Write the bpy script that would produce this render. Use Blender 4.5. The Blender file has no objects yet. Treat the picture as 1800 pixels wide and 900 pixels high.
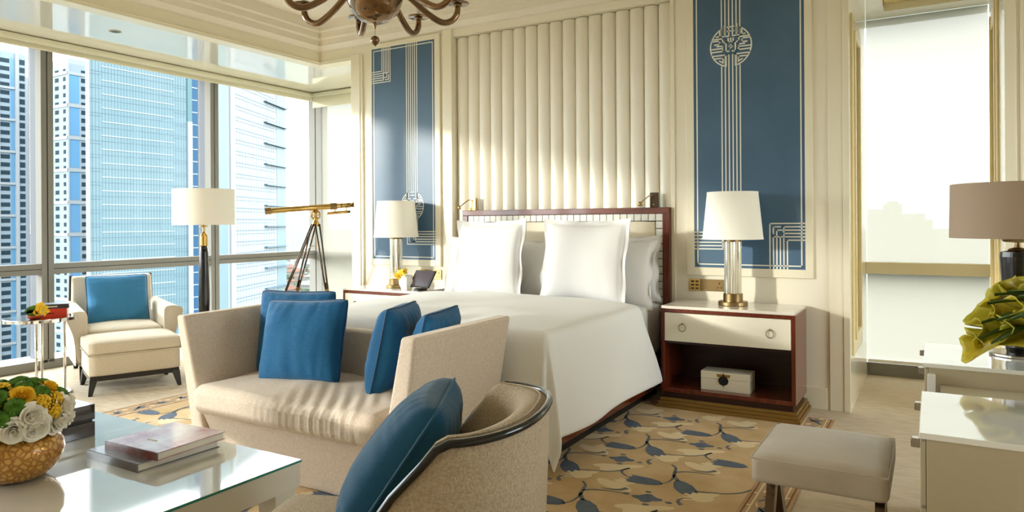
import bpy, math, random
from mathutils import Vector, Matrix, noise as mnoise
R0 = random.Random(7)
PI = math.pi
SC = bpy.context.scene
COL = SC.collection

# ---------------------------------------------------------------- camera, world, sun, exposure
CAM_H, FOC, HOR, YAW, ROLL = 1.30, 1246.0, 391.88, 0.53597, 0.0064
Rv = Vector((math.cos(YAW), math.sin(YAW), 0)); Fv = Vector((-math.sin(YAW), math.cos(YAW), 0)); Uv = Vector((0, 0, 1))
cxv = (Rv - ROLL * Uv).normalized(); cyv = (Uv + ROLL * Rv).normalized(); czv = -Fv
cam = bpy.data.cameras.new('camera'); camo = bpy.data.objects.new('camera', cam); COL.objects.link(camo)
cam.sensor_width = 36; cam.lens = 36 * FOC / 1800; cam.shift_y = -(450 - HOR) / 1800; cam.clip_start = .05; cam.clip_end = 20000
camo.matrix_world = Matrix(((cxv.x, cyv.x, czv.x, 0), (cxv.y, cyv.y, czv.y, 0), (cxv.z, cyv.z, czv.z, CAM_H), (0, 0, 0, 1)))
SC.camera = camo

W = bpy.data.worlds.new('hazy_sky'); SC.world = W; W.use_nodes = True
SKY = 9.0
nt = W.node_tree; bg = nt.nodes['Background']
tc = nt.nodes.new('ShaderNodeTexCoord'); sx = nt.nodes.new('ShaderNodeSeparateXYZ'); rp = nt.nodes.new('ShaderNodeValToRGB')
nt.links.new(tc.outputs['Generated'], sx.inputs[0]); nt.links.new(sx.outputs['Z'], rp.inputs[0]); nt.links.new(rp.outputs[0], bg.inputs[0])
rp.color_ramp.elements[0].position = 0; rp.color_ramp.elements[0].color = (.935, .98, 1, 1)
rp.color_ramp.elements[1].position = 1; rp.color_ramp.elements[1].color = (.84, .92, 1, 1)
bg.inputs[1].default_value = SKY
sun = bpy.data.lights.new('sun', 'SUN'); suno = bpy.data.objects.new('sun', sun); COL.objects.link(suno)
sun.energy = 2.6; sun.angle = math.radians(2.6); sun.color = (1, .95, .86)
_el, _d = math.radians(9.0), Vector((.588, .809, 0))
_dir = Vector((_d.x * math.cos(_el), _d.y * math.cos(_el), -math.sin(_el)))
suno.rotation_euler = _dir.to_track_quat('-Z', 'Y').to_euler(); suno.location = (-12, -10, 6)
def portal(n, loc, rot, sx_, sy_):
    l = bpy.data.lights.new(n, 'AREA'); l.shape = 'RECTANGLE'; l.size = sx_; l.size_y = sy_; l.cycles.is_portal = True
    o = bpy.data.objects.new(n, l); COL.objects.link(o); o.location = loc; o.rotation_euler = rot
portal('daylight_portal_side', (-7.35, 1.1, 1.5), (0, -PI / 2, 0), 3.0, 11.2)
portal('daylight_portal_right', (3.16, 3.7, 1.87), (0, PI / 2, 0), 2.1, 2.0)
portal('daylight_portal_back', (-2.1, 6.98, 1.5), (-PI / 2, 0, 0), 10.0, 3.0)
SC.view_settings.view_transform = 'Standard'; SC.view_settings.look = 'None'
SC.view_settings.exposure = 0.17; SC.view_settings.gamma = 1.0; SC.view_settings.use_curve_mapping = False
try:
    SC.cycles.use_denoising = True; SC.cycles.max_bounces = 12; SC.cycles.diffuse_bounces = 6; SC.cycles.transparent_max_bounces = 16
    SC.cycles.sample_clamp_indirect = 8.0; SC.cycles.caustics_reflective = False; SC.cycles.caustics_refractive = False
except Exception: pass

# ---------------------------------------------------------------- helpers
def lin(c):
    return tuple(((v / 255) / 12.92 if v / 255 <= .04045 else ((v / 255 + .055) / 1.055) ** 2.4) for v in c) + (1,)
MATS = {}
def mat(name, rgb, rough=.6, metal=0., spec=.5, coat=0., var=None, bump=None, trans=0., ior=1.45, sheen=0., stretch=None, speck=None, emis=0.):
    """var=(scale, rgb2) noise colour; bump=(scale,strength,dist); stretch=(x,y,z) scale of coordinates; speck=(scale, rgb, amount)"""
    m = bpy.data.materials.new(name); m.use_nodes = True; t = m.node_tree; b = t.nodes['Principled BSDF']
    b.inputs['Base Color'].default_value = lin(rgb); b.inputs['Roughness'].default_value = rough; b.inputs['Metallic'].default_value = metal
    b.inputs['Specular IOR Level'].default_value = spec; b.inputs['Coat Weight'].default_value = coat; b.inputs['Coat Roughness'].default_value = .05
    b.inputs['Transmission Weight'].default_value = trans; b.inputs['IOR'].default_value = ior
    if sheen: b.inputs['Sheen Weight'].default_value = sheen; b.inputs['Sheen Roughness'].default_value = .4
    if var or bump or speck:
        co = t.nodes.new('ShaderNodeTexCoord'); mp = t.nodes.new('ShaderNodeMapping'); t.links.new(co.outputs['Object'], mp.inputs[0])
        if stretch: mp.inputs['Scale'].default_value = stretch
    last = None
    if var:
        n = t.nodes.new('ShaderNodeTexNoise'); n.inputs['Scale'].default_value = var[0]; n.inputs['Detail'].default_value = 6
        t.links.new(mp.outputs[0], n.inputs[0]); r = t.nodes.new('ShaderNodeValToRGB'); t.links.new(n.outputs[0], r.inputs[0])
        r.color_ramp.elements[0].position = .32; r.color_ramp.elements[1].position = .68
        r.color_ramp.elements[0].color = lin(rgb); r.color_ramp.elements[1].color = lin(var[1]); last = r.outputs[0]
    if speck:
        n = t.nodes.new('ShaderNodeTexNoise'); n.inputs['Scale'].default_value = speck[0]; n.inputs['Detail'].default_value = 2
        t.links.new(mp.outputs[0], n.inputs[0]); r = t.nodes.new('ShaderNodeValToRGB'); t.links.new(n.outputs[0], r.inputs[0])
        r.color_ramp.elements[0].position = 1 - speck[2]; r.color_ramp.elements[1].position = 1 - speck[2] + .05
        mx = t.nodes.new('ShaderNodeMix'); mx.data_type = 'RGBA'; t.links.new(r.outputs[0], mx.inputs[0])
        if last: t.links.new(last, mx.inputs[6])
        else: mx.inputs[6].default_value = lin(rgb)
        mx.inputs[7].default_value = lin(speck[1]); last = mx.outputs[2]
    if last: t.links.new(last, b.inputs['Base Color'])
    if bump:
        n = t.nodes.new('ShaderNodeTexNoise'); n.inputs['Scale'].default_value = bump[0]; n.inputs['Detail'].default_value = 3
        t.links.new(mp.outputs[0], n.inputs[0]); bp = t.nodes.new('ShaderNodeBump'); bp.inputs['Strength'].default_value = bump[1]
        bp.inputs['Distance'].default_value = bump[2] if len(bump) > 2 else .01
        t.links.new(n.outputs[0], bp.inputs['Height']); t.links.new(bp.outputs[0], b.inputs['Normal'])
    if emis: b.inputs['Emission Color'].default_value = lin(rgb); b.inputs['Emission Strength'].default_value = emis
    MATS[name] = m; return m

def thin_glass(name, tint=(1, 1, 1), refl=.08, rough=0.):
    m = bpy.data.materials.new(name); m.use_nodes = True; t = m.node_tree; t.nodes.clear()
    o = t.nodes.new('ShaderNodeOutputMaterial'); tr = t.nodes.new('ShaderNodeBsdfTransparent'); g = t.nodes.new('ShaderNodeBsdfGlossy'); mx = t.nodes.new('ShaderNodeMixShader')
    lw = t.nodes.new('ShaderNodeLayerWeight'); pw = t.nodes.new('ShaderNodeMath'); pw.operation = 'POWER'; pw.inputs[1].default_value = 5.0; t.links.new(lw.outputs['Facing'], pw.inputs[0])
    f = t.nodes.new('ShaderNodeMath'); f.operation = 'MULTIPLY_ADD'; f.inputs[1].default_value = .6; f.inputs[2].default_value = refl * .02; t.links.new(pw.outputs[0], f.inputs[0])
    tr.inputs[0].default_value = tint + (1,); g.inputs['Roughness'].default_value = rough
    t.links.new(f.outputs[0], mx.inputs[0]); t.links.new(tr.outputs[0], mx.inputs[1]); t.links.new(g.outputs[0], mx.inputs[2]); t.links.new(mx.outputs[0], o.inputs[0])
    MATS[name] = m; return m

def screen_cloth(name, rgb, clear, tl):
    """roller-blind cloth: diffuse + translucent + a little see-through weave"""
    m = bpy.data.materials.new(name); m.use_nodes = True; t = m.node_tree; t.nodes.clear()
    o = t.nodes.new('ShaderNodeOutputMaterial'); tr = t.nodes.new('ShaderNodeBsdfTransparent'); d = t.nodes.new('ShaderNodeBsdfDiffuse'); l = t.nodes.new('ShaderNodeBsdfTranslucent')
    a = t.nodes.new('ShaderNodeMixShader'); b = t.nodes.new('ShaderNodeMixShader')
    d.inputs[0].default_value = lin(rgb); l.inputs[0].default_value = lin(rgb)
    a.inputs[0].default_value = tl; b.inputs[0].default_value = clear
    t.links.new(d.outputs[0], a.inputs[1]); t.links.new(l.outputs[0], a.inputs[2]); t.links.new(a.outputs[0], b.inputs[1]); t.links.new(tr.outputs[0], b.inputs[2]); t.links.new(b.outputs[0], o.inputs[0])
    MATS[name] = m; return m

class MB:
    def __init__(s): s.v = []; s.f = []; s.m = []
    def add(s, vs, fs, mi=0):
        k = len(s.v); s.v += [tuple(p) for p in vs]; s.f += [tuple(i + k for i in f) for f in fs]; s.m += [mi] * len(fs); return s
    def box(s, x0, x1, y0, y1, z0, z1, mi=0):
        vs = [(x0, y0, z0), (x1, y0, z0), (x1, y1, z0), (x0, y1, z0), (x0, y0, z1), (x1, y0, z1), (x1, y1, z1), (x0, y1, z1)]
        return s.add(vs, [(3, 2, 1, 0), (4, 5, 6, 7), (0, 1, 5, 4), (1, 2, 6, 5), (2, 3, 7, 6), (3, 0, 4, 7)], mi)
    def hexa(s, b, t, mi=0):  # bottom quad, top quad (ccw from above)
        return s.add(list(b) + list(t), [(3, 2, 1, 0), (4, 5, 6, 7), (0, 1, 5, 4), (1, 2, 6, 5), (2, 3, 7, 6), (3, 0, 4, 7)], mi)
    def lathe(s, prof, n=32, c=(0, 0, 0), mi=0, cap=True):
        k = len(prof); vs = []; fs = []
        for i in range(n):
            a = 2 * PI * i / n
            for r, z in prof: vs.append((c[0] + r * math.cos(a), c[1] + r * math.sin(a), c[2] + z))
        for i in range(n):
            j = (i + 1) % n
            for q in range(k - 1): fs.append((i * k + q, j * k + q, j * k + q + 1, i * k + q + 1))
        if cap:
            if prof[0][0] > 1e-4: fs.append(tuple(i * k for i in range(n - 1, -1, -1)))
            if prof[-1][0] > 1e-4: fs.append(tuple(i * k + k - 1 for i in range(n)))
        return s.add(vs, fs, mi)
    def cyl(s, c, r, z0, z1, n=24, mi=0): return s.lathe([(r, z0), (r, z1)], n, c, mi)
    def tube(s, pts, r, n=8, mi=0, closed=False):
        pts = [Vector(p) for p in pts]; k = len(pts); rs = r if isinstance(r, (list, tuple)) else [r] * k
        vs = []; fs = []; up = None
        for i, p in enumerate(pts):
            a = pts[i - 1] if (i or closed) else p; b = pts[(i + 1) % k] if (i < k - 1 or closed) else p
            d = (b - a).normalized()
            if up is None: up = Vector((0, 0, 1)) if abs(d.z) < .9 else Vector((1, 0, 0))
            u = (up - d * up.dot(d))
            if u.length < 1e-5: u = d.orthogonal()
            u.normalize(); w = d.cross(u); up = u
            for q in range(n):
                an = 2 * PI * q / n; vs.append(p + (u * math.cos(an) + w * math.sin(an)) * rs[i])
        for i in range(k if closed else k - 1):
            j = (i + 1) % k
            for q in range(n): fs.append((i * n + q, i * n + (q + 1) % n, j * n + (q + 1) % n, j * n + q))
        if not closed:
            fs.append(tuple(range(n - 1, -1, -1))); fs.append(tuple((k - 1) * n + q for q in range(n)))
        return s.add(vs, fs, mi)
    def grid(s, rows, mi=0, closed_u=False):
        k = len(rows[0]); vs = [p for r in rows for p in r]; fs = []
        for i in range(len(rows) - 1):
            for j in range(k if closed_u else k - 1): fs.append((i * k + j, i * k + (j + 1) % k, (i + 1) * k + (j + 1) % k, (i + 1) * k + j))
        return s.add(vs, fs, mi)
    def prism(s, poly, a, b, axis='z', mi=0):
        """poly: 2D points; extruded between a and b along axis (x: poly=(y,z); y: poly=(x,z); z: poly=(x,y))"""
        def P(p, h): return (h, p[0], p[1]) if axis == 'x' else (p[0], h, p[1]) if axis == 'y' else (p[0], p[1], h)
        n = len(poly); vs = [P(p, a) for p in poly] + [P(p, b) for p in poly]
        fs = [tuple(range(n - 1, -1, -1)), tuple(range(n, 2 * n))] + [(i, (i + 1) % n, n + (i + 1) % n, n + i) for i in range(n)]
        return s.add(vs, fs, mi)
    def rbox(s, c, size, r, n=8, crown=0., mi=0, fn=None):
        """rounded box as a dense cube grid"""
        hx, hy, hz = (q / 2 for q in size); idx = {}; vs = []; fs = []
        def V(i, j, k):
            key = (i, j, k)
            if key in idx: return idx[key]
            p = [2 * q / n - 1 for q in key]; h = (hx, hy, hz); o = []
            for q in range(3):
                o.append(p[q] * h[q])
            cl = [max(-(h[q] - r), min(h[q] - r, o[q])) for q in range(3)]
            # spread grid towards rounded edge
            d = [o[q] - cl[q] for q in range(3)]; L = math.sqrt(sum(x * x for x in d))
            mxd = max(abs(x) for x in d)
            if L > 1e-9: pt = [cl[q] + d[q] * (mxd / L) * 1.0 for q in range(3)]
            else: pt = cl
            if crown and p[2] > 0: pt[2] += crown * (1 - p[0] ** 2) * (1 - p[1] ** 2) * p[2]
            pt = Vector((pt[0] + c[0], pt[1] + c[1], pt[2] + c[2]))
            if fn: pt = Vector(fn(pt))
            idx[key] = len(vs); vs.append(pt); return idx[key]
        def q4(a, b, c_, d): fs.append((a, b, c_, d))
        for i in range(n):
            for j in range(n):
                q4(V(i, j, n), V(i + 1, j, n), V(i + 1, j + 1, n), V(i, j + 1, n)); q4(V(i, j + 1, 0), V(i + 1, j + 1, 0), V(i + 1, j, 0), V(i, j, 0))
                q4(V(i, 0, j), V(i + 1, 0, j), V(i + 1, 0, j + 1), V(i, 0, j + 1)); q4(V(i, n, j + 1), V(i + 1, n, j + 1), V(i + 1, n, j), V(i, n, j))
                q4(V(0, i, j + 1), V(0, i + 1, j + 1), V(0, i + 1, j), V(0, i, j)); q4(V(n, i, j), V(n, i + 1, j), V(n, i + 1, j + 1), V(n, i, j + 1))
        return s.add(vs, fs, mi)
    def mesh(s, name, mats, smooth=False):
        me = bpy.data.meshes.new(name); me.from_pydata(s.v, [], s.f)
        for m in mats: me.materials.append(MATS[m])
        if len(mats) > 1: me.polygons.foreach_set('material_index', s.m)
        if smooth: me.polygons.foreach_set('use_smooth', [True] * len(me.polygons))
        me.update(); return me
    def build(s, name, mats, parent=None, smooth=False, bevel=0., seg=2, loc=None, rz=0.):
        if isinstance(mats, str): mats = [mats]
        me = s.mesh(name, mats, smooth); return place(name, me, parent, bevel, seg, loc, rz)
def place(name, me, parent=None, bevel=0., seg=2, loc=None, rz=0.):
    o = bpy.data.objects.new(name, me); COL.objects.link(o)
    if parent: o.parent = parent
    if loc: o.location = loc
    if rz: o.rotation_euler.z = rz
    if bevel:
        m = o.modifiers.new('bevel', 'BEVEL'); m.width = bevel; m.segments = seg; m.limit_method = 'ANGLE'; m.harden_normals = False
    return o
def tag(o, label=None, cat=None, group=None, kind=None):
    if label: o['label'] = label
    if cat: o['category'] = cat
    if group: o['group'] = group
    if kind: o['kind'] = kind
    return o
def thing(name, label, cat, loc=(0, 0, 0), rz=0., group=None, kind=None):
    o = bpy.data.objects.new(name, None); COL.objects.link(o); o.empty_display_size = .1
    o.location = loc; o.rotation_euler.z = rz; return tag(o, label, cat, group, kind)
def struct(name, label=None, loc=(0, 0, 0)):
    o = bpy.data.objects.new(name, None); COL.objects.link(o); o.location = loc; o['kind'] = 'structure'
    if label: o['label'] = label
    return o
def S(mb, name, mats, label=None, bevel=0.):
    o = mb.build(name, mats, bevel=bevel); o['kind'] = 'structure'
    if label: o['label'] = label
    return o
def spline(pts, n=8):
    pts = [Vector(p) for p in pts]; out = []
    for i in range(len(pts) - 1):
        p0 = pts[max(i - 1, 0)]; p1 = pts[i]; p2 = pts[i + 1]; p3 = pts[min(i + 2, len(pts) - 1)]
        for k in range(n):
            t = k / n; out.append(.5 * ((2 * p1) + (p2 - p0) * t + (2 * p0 - 5 * p1 + 4 * p2 - p3) * t * t + (3 * p1 - p0 - 3 * p2 + p3) * t ** 3))
    out.append(pts[-1]); return out
def sm(a, b, x):
    t = max(0, min(1, (x - a) / (b - a))); return t * t * (3 - 2 * t)

# ---------------------------------------------------------------- materials
mat('cream_lacquer', (238, 231, 212), .16, spec=.5, coat=.25, bump=(1.4, .05, .02))
mat('cream_trim', (234, 226, 202), .28, spec=.5)
mat('ceiling_cream', (236, 228, 212), .5)
mat('soffit_gloss', (240, 236, 222), .04, spec=.9, coat=1., bump=(2.2, .03, .02))
mat('ochre_frame', (228, 210, 156), .3)
mat('leather_tube', (244, 238, 224), .33, spec=.45, bump=(60, .05, .002))
mat('carpet', (214, 200, 178), .95, spec=.1, var=(9, (198, 182, 158)), bump=(260, .5, .004), stretch=(1, 3, 1))
mat('rug_field', (216, 190, 152), .95, spec=.1, var=(4.5, (196, 166, 122)), bump=(300, .5, .004))
mat('rug_cream', (230, 212, 176), .95, spec=.1, bump=(300, .5, .004))
mat('rug_blue', (96, 108, 128), .95, spec=.1, var=(30, (108, 118, 132)), bump=(300, .5, .004))
mat('rug_grey', (118, 120, 122), .95, spec=.1, bump=(300, .5, .004))
mat('rug_border', (186, 160, 128), .95, spec=.1, var=(6, (186, 150, 116)), bump=(300, .5, .004))
mat('rug_rust', (138, 96, 70), .95, spec=.1, bump=(300, .5, .004))
mat('alu', (132, 130, 124), .65, spec=.15)
mat('alu_light', (96, 100, 107), .6, spec=.2)
mat('gasket', (40, 40, 38), .6)
mat('sill_white', (232, 234, 236), .35)
thin_glass('window_glass', (.97, .985, .98))
thin_glass('clear_glass', (.93, .98, .96))
screen_cloth('blind_cloth', (146, 141, 128), .036, .72)
screen_cloth('blind_roll', (226, 220, 196), .0, .12)
mat('panel_blue', (74, 104, 130), .38, spec=.5, var=(2.5, (66, 96, 122)))
mat('inlay_white', (232, 230, 216), .4)
mat('mahogany', (112, 46, 24), .22, coat=.4, var=(3, (84, 32, 18)), stretch=(1, 14, 14))
mat('mahogany_v', (112, 46, 24), .22, coat=.4, var=(3, (84, 32, 18)), stretch=(14, 14, 1))
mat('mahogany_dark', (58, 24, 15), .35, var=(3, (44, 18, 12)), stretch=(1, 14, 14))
mat('gold_plinth', (150, 118, 62), .35, metal=.55)
mat('black_plinth', (20, 18, 17), .4)
mat('marble', (236, 230, 218), .12, var=(5, (226, 218, 204)))
mat('ivory_lacquer', (236, 230, 212), .3)
mat('stone_tile', (226, 224, 214), .35, var=(40, (214, 212, 202)))
mat('tile_joint', (40, 34, 30), .7)
mat('upholstered_ivory', (232, 222, 200), .55, bump=(300, .2, .002))
mat('white_linen', (230, 229, 228), .8, spec=.2, bump=(420, .15, .002))
mat('duvet', (238, 238, 236), .7, spec=.2, bump=(5, .25, .02))
mat('sheet', (214, 212, 208), .75, spec=.2, bump=(8, .4, .02))
mat('brass', (196, 160, 92), .25, metal=1.)
mat('antique_brass', (150, 126, 88), .3, metal=1.)
mat('dark_bronze', (70, 58, 46), .25, metal=1.)
mat('chrome', (215, 212, 206), .08, metal=1.)
mat('nickel', (176, 172, 164), .18, metal=1.)
mat('lampshade', (244, 240, 228), .8, spec=.2, bump=(260, .2, .002))
mat('lampshade_taupe', (172, 152, 132), .8, spec=.2, bump=(260, .25, .002), stretch=(1, 1, 4))
mat('glass_rod', (236, 233, 222), .10, metal=.85)
mat('black_lacquer', (14, 14, 15), .2, coat=.25)
mat('black_wood', (30, 27, 25), .3)
mat('blue_silk', (26, 86, 130), .72, spec=.2, sheen=.25, var=(60, (36, 102, 148)), bump=(50, .6, .006), stretch=(1, 6, 6))
mat('blue_silk_light', (56, 118, 160), .72, spec=.2, sheen=.25, var=(60, (60, 128, 172)), bump=(50, .6, .006), stretch=(1, 6, 6))
mat('blue_teal', (22, 68, 94), .75, spec=.2, sheen=.2, var=(40, (28, 78, 106)), bump=(60, .3, .004), stretch=(1, 6, 6))
mat('piping_blue', (22, 62, 100), .6)
mat('piping_teal', (30, 82, 108), .6)
mat('sofa_fabric', (222, 208, 192), .85, spec=.25, sheen=.2, var=(90, (210, 193, 174)), bump=(320, .6, .003), speck=(110, (232, 218, 190), .36))
mat('chair_fabric', (222, 211, 192), .9, spec=.2, var=(120, (210, 196, 174)), bump=(360, .6, .003))
mat('tub_fabric', (196, 180, 156), .92, spec=.2, var=(160, (168, 150, 126)), bump=(300, .8, .004))
mat('velvet_taupe', (176, 163, 143), .5, spec=.4, sheen=.35, var=(7, (188, 176, 158)), bump=(240, .3, .003))
mat('steel_dark', (96, 82, 70), .1, metal=1.)
mat('white_gloss', (240, 239, 234), .05, coat=1., spec=1.)
mat('desk_gloss', (186, 174, 148), .16, coat=.5)
mat('table_lacquer', (222, 218, 206), .1, coat=.6)
mat('glass_edge', (70, 190, 170), .1, trans=.5)
mat('espresso', (32, 22, 22), .12, coat=.7, var=(3, (44, 30, 28)), stretch=(1, 12, 12))
mat('amber_glass', (178, 116, 42), .22, metal=.35, coat=.5, var=(2.5, (206, 156, 70)))
mat('amber_dark', (92, 48, 20), .15, coat=.5)
mat('rose_white', (244, 238, 224), .6)
mat('flower_yellow', (240, 190, 30), .6, var=(30, (250, 215, 70)))
mat('flower_orange', (238, 150, 30), .6)
mat('mum_green', (88, 132, 28), .7, var=(60, (52, 92, 18)))
mat('leaf_green', (40, 66, 26), .6)
mat('calla', (190, 170, 44), .45, var=(9, (158, 152, 36)))
mat('calla_green', (78, 106, 34), .45, var=(9, (56, 84, 26)))
mat('orchid_yellow', (250, 214, 64), .6)
mat('orchid_red', (170, 60, 30), .6)
mat('porcelain', (240, 240, 238), .25)
mat('device_black', (24, 24, 27), .3)
mat('device_screen', (70, 62, 68), .15)
mat('book_grey', (96, 92, 92), .25, coat=.4)
mat('book_paper', (222, 214, 198), .8)
mat('book_cover', (206, 200, 198), .2, coat=.6, var=(7, (150, 28, 48)))
mat('book_spine', (120, 110, 106), .25, coat=.4, var=(14, (120, 16, 30)))
mat('book_red', (214, 62, 40), .45)
mat('book_black', (48, 46, 52), .4)
mat('print_white', (236, 232, 226), .5)
mat('print_black', (20, 18, 18), .5)
mat('stool_piping', (186, 176, 160), .3)
mat('chandelier_glass', (104, 78, 52), .14, metal=.7, coat=.6, var=(9, (140, 106, 64)))
mat('candle_ivory', (232, 224, 204), .5)
# exterior
mat('tower_pale', (108, 120, 128), .6)
mat('tower_white', (122, 126, 128), .6)
mat('tower_blue', (72, 112, 142), .35)
mat('tower_win', (30, 44, 52), .4, spec=.15)
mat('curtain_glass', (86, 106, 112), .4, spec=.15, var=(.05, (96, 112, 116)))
mat('curtain_glass_dark', (34, 66, 92), .4, spec=.15)
mat('curtain_pale', (122, 128, 132), .5, spec=.15)
mat('curtain_band', (116, 124, 128), .5)
mat('curtain_line', (60, 84, 98), .5)
mat('curtain_teal', (42, 80, 86), .3)
mat('haze_far', (118, 122, 124), .9)  # distance haze put into the colour of the far towers
mat('ground_city', (80, 84, 72), .95, var=(.012, (84, 84, 76)))
mat('roof_red', (84, 56, 44), .9)
mat('roof_white', (86, 86, 84), .9)
mat('house_wall', (96, 94, 90), .9)
mat('tree_green', (44, 56, 38), .95)

# ---------------------------------------------------------------- the shell
WX, WY = -6.93, 6.70          # glazing lines: window side, back
CX, BY = -5.45, 5.30          # cornice line, headboard wall face
RX, NY = 3.0, -4.5
SOF = 2.99
S(MB().box(WX - .35, RX + .2, NY - .2, WY + .3, -.06, 0), 'floor', 'carpet', 'plain sandy wool carpet covering the whole room')

# headboard wall with its shallow recess for the padded tubes
NL, NR, NT = -3.767, -1.725, 3.005
S(MB().box(-5.0, NL, BY, 5.62, 0, 3.07), 'wall_back_left', 'cream_lacquer', 'cream lacquered wall on the window side of the bed')
S(MB().box(NR, -.484, BY, 5.62, 0, 3.07), 'wall_back_right', 'cream_lacquer', 'cream lacquered wall on the passage side of the bed')
S(MB().box(NL, NR, BY, 5.62, NT, 3.07), 'wall_back_header', 'cream_lacquer', 'cream strip of wall above the padded tubes')
S(MB().box(NL, NR, 5.402, 5.62, 0, NT), 'wall_back_recess', 'cream_lacquer', 'back of the shallow recess behind the padded tubes')

S(MB().box(-.66, -.484, 5.62, WY - .02, 0, SOF), 'wall_passage', 'cream_lacquer', 'glossy cream side wall of the bright passage')
S(MB().box(.383, RX, BY, WY - .02, 0, 3.07), 'wall_right_back', 'cream_lacquer', 'cream wall to the right of the passage')
wr_ = MB(); Y0_, Y1_, Z0_, Z1_ = 2.7, 4.7, .85, 2.9
wr_.box(RX, RX + .15, NY, Y0_, 0, 3.4); wr_.box(RX, RX + .15, Y1_, WY + .2, 0, 3.4); wr_.box(RX, RX + .15, Y0_, Y1_, 0, Z0_); wr_.box(RX, RX + .15, Y0_, Y1_, Z1_, 3.4)
S(wr_, 'wall_right', 'cream_lacquer')
w3 = struct('added_side_window', 'added unseen window in the side wall beyond the desk')  # window added out of view to brighten the sides facing right
fm = MB(); fm.box(RX + .05, RX + .1, Y0_, Y0_ + .05, Z0_, Z1_); fm.box(RX + .05, RX + .1, Y1_ - .05, Y1_, Z0_, Z1_); fm.box(RX + .05, RX + .1, 3.67, 3.73, Z0_, Z1_); fm.box(RX + .05, RX + .1, Y0_, Y1_, Z0_, Z0_ + .05); fm.box(RX + .05, RX + .1, Y0_, Y1_, Z1_ - .05, Z1_)
fm.build('window_frame', 'alu', w3)
for a_, b_ in ((Y0_ + .05, 3.67), (3.73, Y1_ - .05)): MB().box(RX + .07, RX + .08, a_, b_, Z0_ + .05, Z1_ - .05).build('pane', 'window_glass', w3)
S(MB().box(WX, RX, NY - .15, NY, 0, 3.4), 'wall_front', 'cream_lacquer')
# pilaster trims on the headboard wall
def trim(n, boxes, m='cream_trim', bev=.003, label=None):
    mb = MB()
    for b in boxes: mb.box(*b)
    return S(mb, n, m, label, bevel=bev)
trim('trim_1', [(-5.0, -4.85, BY - .022, BY, .0, 2.98), (-4.985, -4.875, BY - .030, BY - .022, .0, 2.98)], label='flat pilaster trim at the window end of the headboard wall')
trim('trim_2', [(-3.865, -3.767, BY - .022, BY, 0, 3.07), (-3.88, -3.865, BY - .010, BY, 0, 3.07)], label='narrow pilaster between blue panel and padded tubes, window side')
trim('trim_3', [(-1.725, -1.692, BY - .012, BY, 0, 3.07)], label='narrow strip beside the last padded tube')
trim('trim_4', [(-.614, -.525, BY - .014, BY, 0, 3.07), (-.525, -.484, BY - .020, BY, 0, 3.07)], label='stepped pilaster at the corner of the passage')
trim('trim_5', [(.383, .44, BY - .02, BY, 0, 3.0), (.46, .475, BY - .01, BY, 0, 3.0)], label='stepped trim on the far side of the passage')
trim('baseboard_back', [(-4.84, -3.88, BY - .012, BY, 0, .15), (NR + .05, -.63, BY - .012, BY, 0, .15)])
trim('baseboard_right', [(.48, RX, BY - .012, BY, 0, .15)])

# lintel beam around the sleeping area, lower glossy soffit beyond it
lb = MB()
lb.box(CX - .14, CX, NY, BY + .14, 2.945, 3.16); lb.box(CX, -5.0, BY, BY + .14, 2.945, 3.16); lb.box(-.484, .383, BY, BY + .14, 2.96, 3.16)
lb.box(CX, CX + .012, NY, BY - .012, 2.965, 2.975); lb.box(CX, -5.0, BY - .012, BY, 2.965, 2.975)
S(lb, 'trim_6', 'cream_trim', 'cream lintel band along the edge of the window bay', bevel=.004)
sf = MB()
sf.box(WX - .3, CX - .14, NY, WY + .25, SOF, 3.4); sf.box(CX - .14, -.66, BY + .14, WY + .25, SOF, 3.4)
# passage soffit with a stepped recess
sf.box(-.66, -.33, BY + .14, WY + .25, SOF, 3.4); sf.box(.22, .383, BY + .14, WY + .25, SOF, 3.4); sf.box(.383, RX, BY, WY + .25, 3.07, 3.4)
sf.box(-.33, .22, 6.47, WY + .25, SOF, 3.4); sf.box(-.33, .22, BY + .14, 5.62, SOF, 3.4); sf.box(-.33, .22, 5.62, 6.47, 3.14, 3.4)
S(sf, 'ceiling_soffit', 'soffit_gloss', 'glossy white lowered ceiling over the window bay')
rc = MB()
rc.box(-.33, -.27, 5.62, 6.47, 3.05, 3.08); rc.box(.16, .22, 5.62, 6.47, 3.05, 3.08); rc.box(-.27, .16, 6.41, 6.47, 3.05, 3.08); rc.box(-.27, .16, 5.62, 5.68, 3.05, 3.08)
S(rc, 'trim_7', 'ochre_frame', 'stepped recess edge in the ceiling of the passage', bevel=.004)
# crown mouldings: stepped profile (inward offset u, height z)
prof = [(0, 3.07), (.012, 3.07), (.012, 3.082), (.055, 3.118), (.062, 3.118), (.062, 3.130), (.056, 3.132), (.056, 3.176), (.096, 3.182), (.104, 3.182), (.104, 3.194), (.098, 3.196), (.098, 3.238), (.138, 3.244), (.146, 3.244), (.146, 3.256), (.140, 3.258), (.140, 3.34)]
def crown():
    mb = MB()
    A = [(CX + u, BY - u, z) for u, z in prof]; B = [(RX, BY - u, z) for u, z in prof]; C = [(CX + u, NY, z) for u, z in prof]
    mb.grid([A, B]); mb.grid([C, A]); return mb
S(crown(), 'trim_8', 'ceiling_cream', 'stepped crown moulding under the cream ceiling')
S(MB().box(CX - .14, RX, NY, BY + .14, 3.34, 3.44), 'ceiling', 'ceiling_cream', 'flat cream ceiling')

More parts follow.
